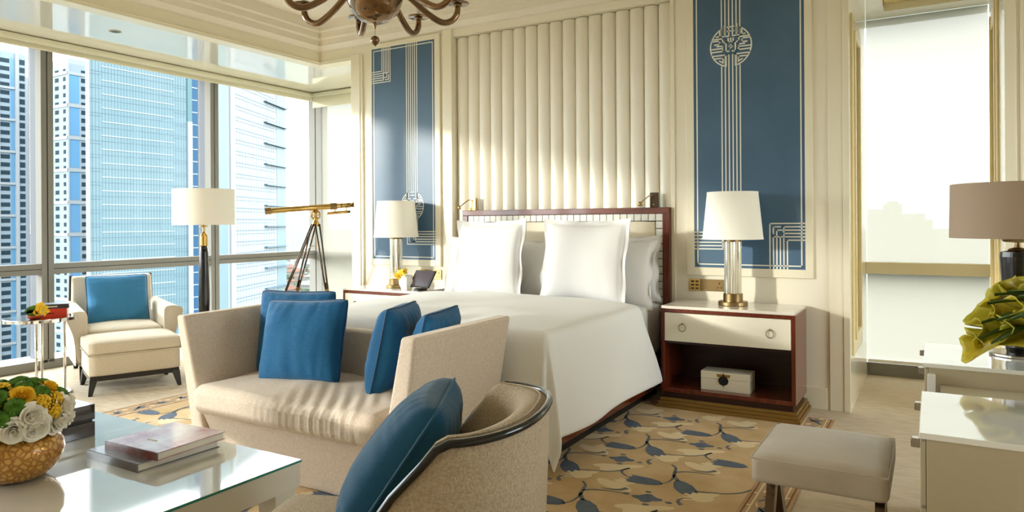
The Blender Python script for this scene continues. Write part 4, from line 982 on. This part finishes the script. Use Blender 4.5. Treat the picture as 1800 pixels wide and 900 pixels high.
roseW = rose_mesh('rose', 'rose_white'); roseY = rose_mesh('tulip', 'flower_yellow'); roseO = rose_mesh('ranunculus', 'flower_orange'); mumG = mum_mesh('button_mum', 'mum_green'); cluY = cluster_mesh('freesia', 'flower_yellow')
bq = thing('flower_bouquet', 'domed bouquet of white roses, yellow blooms and green buttons in the amber vase', 'flowers', (-2.664, 1.201, CTZ + .18))
rb = random.Random(21)
MB().lathe([(0, -.03), (.04, -.01), (.085, .03), (.10, .07), (.06, .105), (0, .115)], 18).build('foliage_core', 'leaf_green', bq, smooth=True)
def bloom(me, nm, az, el, s_, R=.125):
    d = Vector((math.cos(az) * math.cos(el), math.sin(az) * math.cos(el), math.sin(el))); o = place(nm, me, bq); o.location = Vector((0, 0, .035)) + Vector((d.x * R * 1.12, d.y * R * 1.12, d.z * R * .80))
    o.rotation_euler = d.to_track_quat('Z', 'Y').to_euler(); o.scale = (s_, s_, s_); return o
seq = []
for el, cnt, off in ((-.20, 13, 0.), (.16, 13, .3), (.50, 12, .1), (.84, 9, .4), (1.2, 5, 0.), (1.57, 1, 0)):
    for k in range(cnt): seq.append((2 * PI * k / cnt + off, el))
for q, (az, el) in enumerate(seq):
    if el < .2: kind = (0, 0, 0, 3, 0, 0, 4)[q % 7]
    elif el < .6: kind = (4, 3, 2, 0, 3, 4, 1, 3, 4)[q % 9]
    else: kind = (3, 3, 4, 3, 1, 3, 3)[q % 7]
    me, nm, s_ = ((roseW, 'rose', .82), (roseY, 'tulip', .72), (roseO, 'ranunculus', .66), (mumG, 'button_mum', 1.05), (cluY, 'freesia', 1.1))[kind]
    bloom(me, nm, az + rb.uniform(-.08, .08), el, s_ * rb.uniform(.92, 1.08))
for k in range(10):
    a = 2 * PI * k / 10; MB().add([(0, 0, 0), (.05, .02, .012), (.085, 0, -.01), (.05, -.02, .012)], [(0, 1, 2, 3)]).build('leaf', 'leaf_green', bq, loc=(.055 * math.cos(a), .055 * math.sin(a), .0), rz=a)

# ---------------------------------------------------------------- tub chair in the foreground
ta = math.atan2(-.32, -.95)
tub = thing('tub_chair', 'taupe tweed tub chair with a black rim in the foreground', 'armchair', (-1.265, 1.545, RZ), rz=ta)
def tub_shell():
    N = 56; st = []
    for i in range(N + 1):
        k = -1 + 2 * i / N; s_ = abs(k); sg = 1 if k > 0 else -1
        # plan curve: straight arms then a rounded back
        if s_ > .52:
            q = (s_ - .52) / .48; x, y = -.10 + .36 * q, .325 - .01 * q
            nx, ny = 0, 1
        else:
            an = (s_ / .52) * PI / 2; x, y = -.10 - .29 * math.cos(an) ** .9, .325 * math.sin(an) ** .82 if an > 0 else 0
            nx, ny = -math.cos(an), math.sin(an)
        y *= sg; ny *= sg
        zt = .805 - .015 * sm(.0, .40, s_) - .25 * max(0, min(1, (s_ - .415) / .24)) - .0 * sm(.70, 1, s_)
        st.append((x, y, nx, ny, zt, s_))
    return st
ST = tub_shell()
rows = []; rim = []
for x, y, nx, ny, zt, s_ in ST:
    n_ = Vector((nx, ny)).normalized(); t_ = .075 - .012 * sm(.5, 1, s_)
    def pp(off, z, tp=0): return (x + n_.x * (off), y + n_.y * (off), z)
    bul = .014
    sec = [pp(-.045, .10), pp(-.012, .34), pp(.0, zt - .20), pp(.006, zt - .05), pp(.004, zt - .008), pp(-.006, zt), pp(-t_ * .5, zt + .006), pp(-t_ * .9, zt - .004), pp(-t_ - .014, zt - .035), pp(-t_ - .03 - .025 * (1 - s_), zt - .14), pp(-t_ - .03 - .05 * (1 - s_), .40), pp(-t_, .24)]
    rows.append(sec); rim.append(pp(.006, zt - .002))
mb = MB(); mb.grid(rows); k = len(rows[0]); mb.add(rows[0], [tuple(range(k - 1, -1, -1))]); mb.add(rows[-1], [tuple(range(k))])
mb.build('shell', 'tub_fabric', tub, smooth=True)
MB().tube(rim, .0105, 10).build('black_rim', 'black_lacquer', tub, smooth=True)
MB().tube([(p[0] * 1.0 - (p[0] - ST[i][0]) * 0 - ST[i][2] * .026, p[1] - ST[i][3] * .026, p[2] + .008) for i, p in enumerate(rim)], .0028, 6).build('welt', 'tub_fabric', tub, smooth=True)
MB().rbox((.125, 0, .365), (.75, .52, .12), .055, 16, crown=.03).build('seat_cushion', 'tub_fabric', tub, smooth=True)
MB().rbox((.10, 0, .22), (.70, .52, .22), .04, 8).build('seat_base', 'tub_fabric', tub, smooth=True)
for x, y in ((.38, -.21), (.38, .21), (-.24, -.18), (-.24, .18)): sabre(x, y, .02 if x > 0 else -.03, 0, .12, .024, .014).build('leg', 'black_wood', tub)
cm, sm_ = math.cos(ta), math.sin(ta)
def tw_(x, y, z): return Vector((-1.265 + x * cm - y * sm_, 1.545 + x * sm_ + y * cm, z))
def tv(x, y, z): return Vector((x * cm - y * sm_, x * sm_ + y * cm, z))
cushion('teal blue cushion leaning in the tub chair in the foreground', tw_(.055, -.105, .60), tv(.18, -1, .0), tv(-.30, .06, .42), .42, .50, .22, 'blue_teal', 'piping_teal', 16)

# ---------------------------------------------------------------- dressing stool
stl = thing('dressing_stool', 'taupe velvet stool with splayed dark metal legs beside the desk', 'stool', (-.352, 2.895, 0))
MB().rbox((0, 0, .405), (.445, .51, .10), .022, 16, crown=.018).build('seat', 'velvet_taupe', stl, smooth=True)
for z in (.446,): MB().tube([(x, y, z) for x, y in ((-.221, -.252), (.221, -.252), (.221, .252), (-.221, .252))], .0024, 6, closed=True).build('piping', 'stool_piping', stl)
for s_ in (-1, 1):
    for e in (-1, 1):
        mb = MB(); rowsA = []
        for i in range(9):
            v = i / 8; z = .355 * (1 - v); yc = e * (.022 + .205 * v ** 1.35); w_ = .030 - .006 * v
            rowsA.append([(s_ * .185 - .016, yc - w_, z), (s_ * .185 + .016, yc - w_, z), (s_ * .185 + .016, yc + w_, z), (s_ * .185 - .016, yc + w_, z)])
        mb.grid([r[::-1] for r in rowsA], closed_u=True); mb.add(rowsA[0], [(0, 1, 2, 3)]); mb.add(rowsA[-1], [(3, 2, 1, 0)]); mb.build('leg', 'steel_dark', stl)

# ---------------------------------------------------------------- desk: lower drawer cabinet in front, raised desk behind
dk = thing('dressing_desk', 'white gloss dressing desk with two pedestals and a knee space by the stool', 'desk', (.35, 2.90, 0))
for y0, y1 in ((-.784, -.262), (.258, .788)):
    MB().box(-.385, .60, y0, y1, .734, .750).build('pedestal_top', 'white_gloss', dk, bevel=.002)
    MB().box(-.368, .60, y0 + .006, y1 - .006, .04, .734).build('pedestal_body', 'desk_gloss', dk, bevel=.002)
    MB().box(-.35, .58, y0 + .03, y1 - .03, 0, .04).build('plinth', 'black_plinth', dk)
    for q, (a, b) in enumerate(((.56, .728), (.31, .552), (.05, .302))):
        d = MB().box(-.382, -.369, y0 + .008, y1 - .008, a, b).build('drawer', 'desk_gloss', dk, bevel=.002)
        for y in ((y0 + .05, y1 - .05) if q == 0 else ()): MB().box(-.404, -.382, y - .015, y + .015, .700, .724).build('knob', 'nickel', d, bevel=.003)
MB().box(-.33, .60, -.262, .258, .655, .672).build('centre_top', 'desk_gloss', dk, bevel=.002)
MB().box(-.372, -.345, .212, .246, .04, .716).build('corner_post', 'white_gloss', dk, bevel=.002)
MB().box(-.33, .60, .225, .257, .04, .655).build('inner_panel', 'desk_gloss', dk)
MB().box(.30, .60, -.262, .225, .10, .655).build('modesty_panel', 'desk_gloss', dk)

dl = thing('desk_lamp', 'black lamp with a taupe drum shade on the far end of the desk', 'table lamp', (.294, 3.512, .750))
MB().lathe([(0, 0), (.098, 0), (.10, .003), (.10, .010), (.095, .013), (0, .013)], 40).build('base', 'nickel', dl)
MB().lathe([(0, .013), (.040, .013), (.044, .035), (.042, .06), (.053, .22), (.062, .400), (.060, .420), (.030, .426), (0, .426)], 36).build('body', 'black_lacquer', dl, smooth=False)
MB().lathe([(0, .426), (.035, .426), (.030, .432), (.012, .438), (.010, .45), (.010, .69), (0, .69)], 20).lathe([(0, .455), (.05, .461), (.055, .470), (.0, .465)], 24).build('neck', 'antique_brass', dl)
mb = MB(); mb.lathe([(.237, .476), (.233, .697)], 64, cap=False); mb.lathe([(.234, .477), (.230, .696)], 64, cap=False); mb.build('shade', 'lampshade_taupe', dl, smooth=True)
mb = MB()
for k in range(3): a = 2 * PI * k / 3 + .4; mb.tube([(0, 0, .685), (.230 * math.cos(a), .230 * math.sin(a), .685)], .0025, 5)
mb.build('shade_fitting', 'antique_brass', dl)

av = thing('brown_vase', 'faceted brown glass vase at the edge of the desk', 'vase', (.305, 2.56, .750))
MB().lathe([(0, 0), (.045, 0), (.060, .05), (.062, .09), (.05, .15), (.04, .18), (.044, .21), (.04, .21), (.034, .18), (.04, .15)], 8).build('vase_body', 'amber_dark', av)
gv = thing('glass_vase', 'clear glass vase holding the calla lilies on the far end of the desk', 'vase', (.52, 3.27, .750))
MB().lathe([(0, 0), (.05, 0), (.055, .01), (.06, .16), (.065, .19), (.061, .19), (.055, .16), (.05, .015), (0, .012)], 28).build('vase_body', 'clear_glass', gv, smooth=True)
cb = thing('calla_bouquet', 'bunch of yellow green calla lilies leaning over the desk', 'flowers', (.52, 3.27, .93))
def calla(tip, base, size, nm='calla_bloom', m=('calla', 'calla_green'), tw=0.):
    tip = Vector(tip); base = Vector(base); L = (tip - base); d = L.normalized()
    side = d.cross(Vector((0, 0, 1))).normalized(); up = side.cross(d)
    mb = MB(); n = 18; rows = []; start = tip - d * size
    for i in range(9):
        v = i / 8; row = []
        for j in range(n + 1):
            a = 2 * PI * j / n * .97 + tw; op = .10 + .9 * v ** 1.5; r = size * (.43 + .05 * math.sin(5 * a)) * op
            ext = size * v * (1.0 + .26 * (max(0, math.cos(a - tw - PI)) ** 2) * v)
            curl = size * .12 * v ** 5
            p = start + d * (ext - curl * (1 - max(0, math.cos(a - tw - PI)) ** 2)) + (side * math.cos(a) * 1.05 + up * math.sin(a) * .8) * r
            row.append(tuple(p))
        rows.append(row)
    mb.grid(rows, 0)
    mid = base.lerp(start, .5) + Vector((0, 0, .02)); mb.tube(spline([tuple(base), tuple(mid), tuple(start + d * .01)], 5), [.008] * 11, 8, 1)
    mb.tube([tuple(start + d * .01), tuple(tip - d * size * .25)], [.004, .007], 6, 0)
    o = mb.build(nm, list(m), cb, smooth=True); md = o.modifiers.new('t', 'SOLIDIFY'); md.thickness = .0025; return o
def cpx(x, y, D):
    v = Fv * D + cxv * ((x - 900) / FOC * D) + cyv * ((HOR - y) / FOC * D); D = D; return Vector((v.x - .52, v.y - 3.27, v.z + CAM_H - .93))
CB = ((1700, 610, 2.52, .125, 1.2), (1709, 586, 2.56, .13, .4), (1722, 548, 2.60, .13, 2.0), (1736, 520, 2.64, .13, 1.0), (1762, 504, 2.68, .13, .2), (1790, 497, 2.66, .13, 2.6), (1746, 580, 2.47, .12, 1.5), (1766, 545, 2.50, .13, .8), (1786, 585, 2.42, .12, 2.2), (1815, 540, 2.48, .13, 1.1), (1812, 500, 2.62, .13, .5), (1745, 553, 2.66, .12, .0))
for q, (x, y, D, s_, tw) in enumerate(CB):
    calla(cpx(x, y, D), (.03 * math.cos(q * 2.4) * .8, .03 * math.sin(q * 2.4) * .8, -.01), s_ * 1.12, tw=tw)
for q, (x, y, D) in enumerate(((1735, 536, 2.50), (1725, 570, 2.48), (1748, 520, 2.55), (1770, 516, 2.50), (1722, 598, 2.46), (1758, 600, 2.40), (1775, 565, 2.40), (1752, 566, 2.42), (1790, 525, 2.45), (1742, 606, 2.42))):
    tip = cpx(x, y, D); base = Vector((0, 0, .01)); d = (tip - base); sd2 = d.cross(Vector((0, 0, 1))).normalized(); rows = []
    for i in range(9):
        v = i / 8; w_ = .030 * math.sin(PI * min(1, v * .9 + .1)); p = base + d * v + Vector((0, 0, .035 * math.sin(PI * v))); rows.append([tuple(p - sd2 * w_ + Vector((0, 0, .010))), tuple(p), tuple(p + sd2 * w_ + Vector((0, 0, .010)))])
    MB().grid(rows).build('calla_leaf', 'calla_green', cb, smooth=True)

# ---------------------------------------------------------------- chandelier
ch = thing('chandelier', 'smoky brown glass chandelier with curving arms hanging from the ceiling', 'chandelier', (-2.364, 2.667, 2.287))
MB().lathe([(0, 0), (.03, .002), (.075, .02), (.115, .06), (.137, .115), (.14, .15), (.125, .21), (.08, .26), (.03, .28), (.028, .36), (.06, .40), (.07, .46), (.03, .53), (.015, .58), (.012, 1.0), (.06, 1.03), (.07, 1.053), (0, 1.053)], 48).build('bowl_stem', 'chandelier_glass', ch, smooth=True)
MB().lathe([(0, -.028), (.003, -.026), (.008, -.008), (.012, .0), (.0, .006)], 16).tube([(0, 0, -.028), (0, 0, -.062)], .0012, 6).build('finial', 'antique_brass', ch)
MB().lathe([(0, -.112), (.004, -.108), (.016, -.098), (.023, -.082), (.018, -.066), (.006, -.060), (0, -.060)], 24).build('drop_ball', 'chandelier_glass', ch, smooth=True)
for k in range(8):
    a = math.radians(22.5 + 45 * k); u = Rv * math.cos(a) + Fv * math.sin(a)
    path = spline([tuple(u * r + Uv * z) for r, z in ((.10, .19), (.17, .155), (.26, .085), (.34, .043), (.395, .055), (.425, .095), (.43, .14))], 6)
    ar = MB().tube(path, [.0165] * (len(path) - 6) + [.016, .015, .015, .014, .014, .014], 12).build('arm', 'chandelier_glass', ch, smooth=True)
    c0 = tuple(u * .43 + Uv * .14)
    MB().lathe([(.0, -.002), (.02, -.006), (.024, .0), (.02, .006), (0, .006)], 20, c0).build('knop', 'antique_brass', ar)
    MB().lathe([(0, .008), (.058, .006), (.060, .010), (0, .013)], 28, c0).build('drip_pan', 'chandelier_glass', ar, smooth=True)
    MB().cyl(c0, .014, .012, .10, 14).build('candle_sleeve', 'candle_ivory', ar)

# ---------------------------------------------------------------- the city outside
S(MB().box(-9000, 6000, -6000, 9000, -93, -92), 'ground', 'ground_city', 'hazy city ground far below')
WCACHE = {}
def slab(w, h_, d_, m):
    key = (round(w, 3), round(h_, 3), d_, m)
    if key not in WCACHE: WCACHE[key] = MB().box(0, w, -d_, .05, 0, h_).mesh('pane', [m])
    return WCACHE[key]
def facade(parent, P0, dr, items, name):
    """items: (s0, s1, z0, z1, proud, material); dr = unit direction along the facade in plan, outward side = right of dr"""
    ang_ = math.atan2(dr[1], dr[0])
    for s0, s1, za, zb, pr, m in items:
        o = place(name, slab(s1 - s0, zb - za, pr, m), parent); o.location = (P0[0] + dr[0] * s0, P0[1] + dr[1] * s0, za); o.rotation_euler.z = ang_
def tower(label, loc): return thing('tower', label, 'building', loc)
# outward = towards +X for a facade running along +Y (right of +Y is +X)
ZB = -92
t = tower('white apartment tower with stacked windows at the left edge of the view', (-300, 125, 0))
def Ya(px): return 130.2 + .2035 * px - 125
MB().box(-30, 0, Ya(-40), Ya(44), ZB, 67).build('body', 'tower_pale', t)
MB().box(-29, -1, Ya(-40), Ya(42), 67, 70).build('crown', 'tower_white', t)
fl = [66 - 3.02 * k for k in range(1, 43)]
facade(t, (0, 0), (0, 1), [(Ya(-22), Ya(-2), z, z + 1.55, .06, 'tower_win') for z in fl[:1]], 'window')
facade(t, (0, 0), (0, 1), [(Ya(1), Ya(16.5), z, z + 1.6, .06, 'tower_win') for z in fl], 'window')
facade(t, (0, 0), (0, 1), [(Ya(33.5), Ya(42.5), z, z + 2.0, .06, 'tower_win') for z in fl], 'window')
facade(t, (0, 0), (0, 1), [(Ya(18), Ya(24.5), ZB, 65, .05, 'tower_blue'), (Ya(25.5), Ya(31.5), ZB, 67, .5, 'tower_white'), (Ya(-3), Ya(.3), ZB, 67, .4, 'tower_white')], 'pier')
facade(t, (0, 0), (0, 1), [(Ya(-40), Ya(25), z, z + .9, .45, 'tower_white') for z in [53.2 - 12.08 * k for k in range(10)]], 'floor_band')
t = tower('lower white apartment block half hidden behind the first window mullion', (-312, 135, 0))
def Yb(px): return 135.4 + .2115 * px - 135
MB().box(-20, 0, Yb(43.5), Yb(92), ZB, 61).build('body', 'tower_white', t)
facade(t, (0, 0), (0, 1), [(Yb(49.5), Yb(54.5), 58.5 - 3.14 * k, 60.3 - 3.14 * k, .06, 'tower_win') for k in range(40)], 'window')
t = tower('white corner apartment tower with blue panels beside the glass skyscraper', (-274.8, 141.5, 0))
MB().box(-14, 0, 0, 9, ZB, 61.5).build('body', 'tower_pale', t); MB().box(-13.8, -.2, .2, 8.8, 61.5, 63.5).build('crown', 'tower_white', t)
def Yc(px): return (px - 118) * .204
fc = [58.0 - 3.0 * k for k in range(42)]
facade(t, (0, 0), (1, 0), [(-8.6, -6.0, z, z + 1.5, .06, 'tower_win') for z in fc] + [(-2.9, -1.2, z, z + 1.5, .06, 'tower_win') for z in fc], 'window')
facade(t, (0, 0), (0, 1), [(Yc(142), Yc(149.5), z, z + 1.6, .06, 'tower_win') for z in fc], 'window')
facade(t, (0, 0), (0, 1), [(Yc(121), Yc(138.5), 58 - 12 * k - 11, 58 - 12 * k - .6, .05, 'tower_blue') for k in range(12)] + [(0, Yc(120.5), ZB, 61.5, .3, 'tower_white')], 'panel')
facade(t, (0, 0), (0, 1), [(0, 9, 58 - 12 * k - .6, 58 - 12 * k + .6, .25, 'tower_white') for k in range(12)], 'floor_band')
facade(t, (0, 0), (1, 0), [(-14, 0, 58 - 12 * k - .6, 58 - 12 * k + .6, .25, 'tower_white') for k in range(12)], 'floor_band')
# glass skyscraper
t = tower('pale blue glass skyscraper filling the middle of the long window', (-190, 102.3, 0))
def Yd(px): return (px - 150) * .1672
MB().prism([(0, 0), (0, Yd(353)), (-25, Yd(353)), (-25, 17)], ZB, 78).build('body', 'curtain_glass', t)
nf = 42
facade(t, (0, 0), (0, 1), [(Yd(174), Yd(300), 73 - 3.68 * k, 73.28 - 3.68 * k, .12, 'curtain_pale') for k in range(nf)], 'floor_band')
facade(t, (0, 0), (0, 1), [(Yd(155), Yd(325), 71.6 - 3.68 * k, 71.72 - 3.68 * k, .08, 'curtain_line') for k in range(nf)], 'floor_line')
facade(t, (0, 0), (0, 1), [(Yd(155), Yd(174), 70.8 - 3.68 * k, 70.95 - 3.68 * k, .08, 'curtain_line') for k in range(nf)] + [(Yd(300), Yd(325), 70.8 - 3.68 * k, 70.95 - 3.68 * k, .08, 'curtain_line') for k in range(nf)], 'floor_line')
facade(t, (0, 0), (0, 1), [(Yd(155 + 5.1 * k), Yd(155 + 5.1 * k) + .09, ZB, 78, .06, 'curtain_line') for k in range(34)], 'mullion')
facade(t, (0, 0), (0, 1), [(Yd(150), Yd(154.5), ZB, 78, .6, 'curtain_pale'), (Yd(325), Yd(334), ZB, 32, .5, 'curtain_pale'), (Yd(325), Yd(334), 32, 78, .3, 'curtain_teal'), (Yd(334), Yd(353), ZB, 78, .1, 'curtain_glass_dark')], 'pier')
facade(t, (0, 0), (0, 1), [(Yd(334), Yd(353), 71.6 - 3.68 * k, 71.9 - 3.68 * k, .2, 'curtain_band') for k in range(nf)], 'floor_band')
# its angled wing
t = tower('whitish angled glass wing of the skyscraper behind the telescope', (-190, 136.5, 0))
dr = (-.4408, .8976); nrm = (dr[1], -dr[0])
Ls = 63.7
mb = MB(); q = [(0, 0), (dr[0] * Ls, dr[1] * Ls), (dr[0] * Ls - 18, dr[1] * Ls), (-18, 0)]; mb.prism(q, ZB, 82); mb.build('body', 'curtain_pale', t)  # wing body set whiter, haze painted into its colour
facade(t, (0, 0), dr, [(0, 16, ZB, 82, .1, 'curtain_glass'), (17.5, 20.6, ZB, 82, .5, 'tower_white'), (55, Ls, ZB, 82, .1, 'curtain_glass')], 'pier')
facade(t, (0, 0), dr, [(20.6, 54, 79 - 3.8 * k, 79.22 - 3.8 * k, .12, 'curtain_line') for k in range(42)] + [(20.6, 54, 77.9 - 3.8 * k, 78.0 - 3.8 * k, .12, 'curtain_line') for k in range(42)], 'floor_line')
facade(t, (0, 0), dr, [(44, Ls, 76.5 - 7.6 * k, 76.9 - 7.6 * k, 1.2, 'curtain_line') for k in range(21)], 'sun_fin')
facade(t, (0, 0), dr, [(20.6 + 2.1 * k, 20.72 + 2.1 * k, ZB, 82, .06, 'curtain_band') for k in range(16)], 'mullion')
def ray_ground(px, py_):
    v = Fv + cxv * ((px - 900) / FOC) + cyv * ((HOR - py_) / FOC); k = (-92 - CAM_H) / v.z; return Vector((v.x * k, v.y * k, -92))
hr = random.Random(4); hm = {}
for rm in ('roof_red', 'roof_white'):
    mb = MB(); mb.box(-9, 9, -7, 7, 0, 7, 0); mb.add([(-10, -8, 7), (10, -8, 7), (10, 8, 7), (-10, 8, 7), (-4, 0, 11), (4, 0, 11)], [(0, 1, 5, 4), (1, 2, 5), (2, 3, 4, 5), (3, 0, 4)], 1); hm[rm] = mb.mesh('house', ['house_wall', rm])
used = []
for k in range(200):
    p = ray_ground(hr.uniform(498, 556), hr.uniform(452, 600) if k % 3 else hr.uniform(452, 500))
    if len(used) > 50 or any((p - u_).length < 46 for u_ in used): continue
    used.append(p); rm = 'roof_red' if hr.random() < .6 else 'roof_white'
    o = place('house', hm[rm]); o.location = p; o.rotation_euler.z = hr.uniform(0, 3); s_ = hr.uniform(.8, 1.6); o.scale = (s_, s_, s_)
    tag(o, ('small red roofed' if rm == 'roof_red' else 'small flat white roofed') + ' house among trees far below the window', 'house', 'red roofed houses below' if rm == 'roof_red' else 'white roofed houses below')
mb = MB()
for k in range(420):
    p = ray_ground(hr.uniform(480, 560), hr.uniform(474, 620)); r = hr.uniform(5, 11)
    if any((p - u_).length < 30 for u_ in used): continue
    mb.lathe([(0, 0), (r, r * .3), (r * .8, r * .8), (0, r)], 6, tuple(p))
o = mb.build('tree_canopy', 'tree_green'); tag(o, 'hazy green trees between the small houses below', 'trees', kind='stuff')
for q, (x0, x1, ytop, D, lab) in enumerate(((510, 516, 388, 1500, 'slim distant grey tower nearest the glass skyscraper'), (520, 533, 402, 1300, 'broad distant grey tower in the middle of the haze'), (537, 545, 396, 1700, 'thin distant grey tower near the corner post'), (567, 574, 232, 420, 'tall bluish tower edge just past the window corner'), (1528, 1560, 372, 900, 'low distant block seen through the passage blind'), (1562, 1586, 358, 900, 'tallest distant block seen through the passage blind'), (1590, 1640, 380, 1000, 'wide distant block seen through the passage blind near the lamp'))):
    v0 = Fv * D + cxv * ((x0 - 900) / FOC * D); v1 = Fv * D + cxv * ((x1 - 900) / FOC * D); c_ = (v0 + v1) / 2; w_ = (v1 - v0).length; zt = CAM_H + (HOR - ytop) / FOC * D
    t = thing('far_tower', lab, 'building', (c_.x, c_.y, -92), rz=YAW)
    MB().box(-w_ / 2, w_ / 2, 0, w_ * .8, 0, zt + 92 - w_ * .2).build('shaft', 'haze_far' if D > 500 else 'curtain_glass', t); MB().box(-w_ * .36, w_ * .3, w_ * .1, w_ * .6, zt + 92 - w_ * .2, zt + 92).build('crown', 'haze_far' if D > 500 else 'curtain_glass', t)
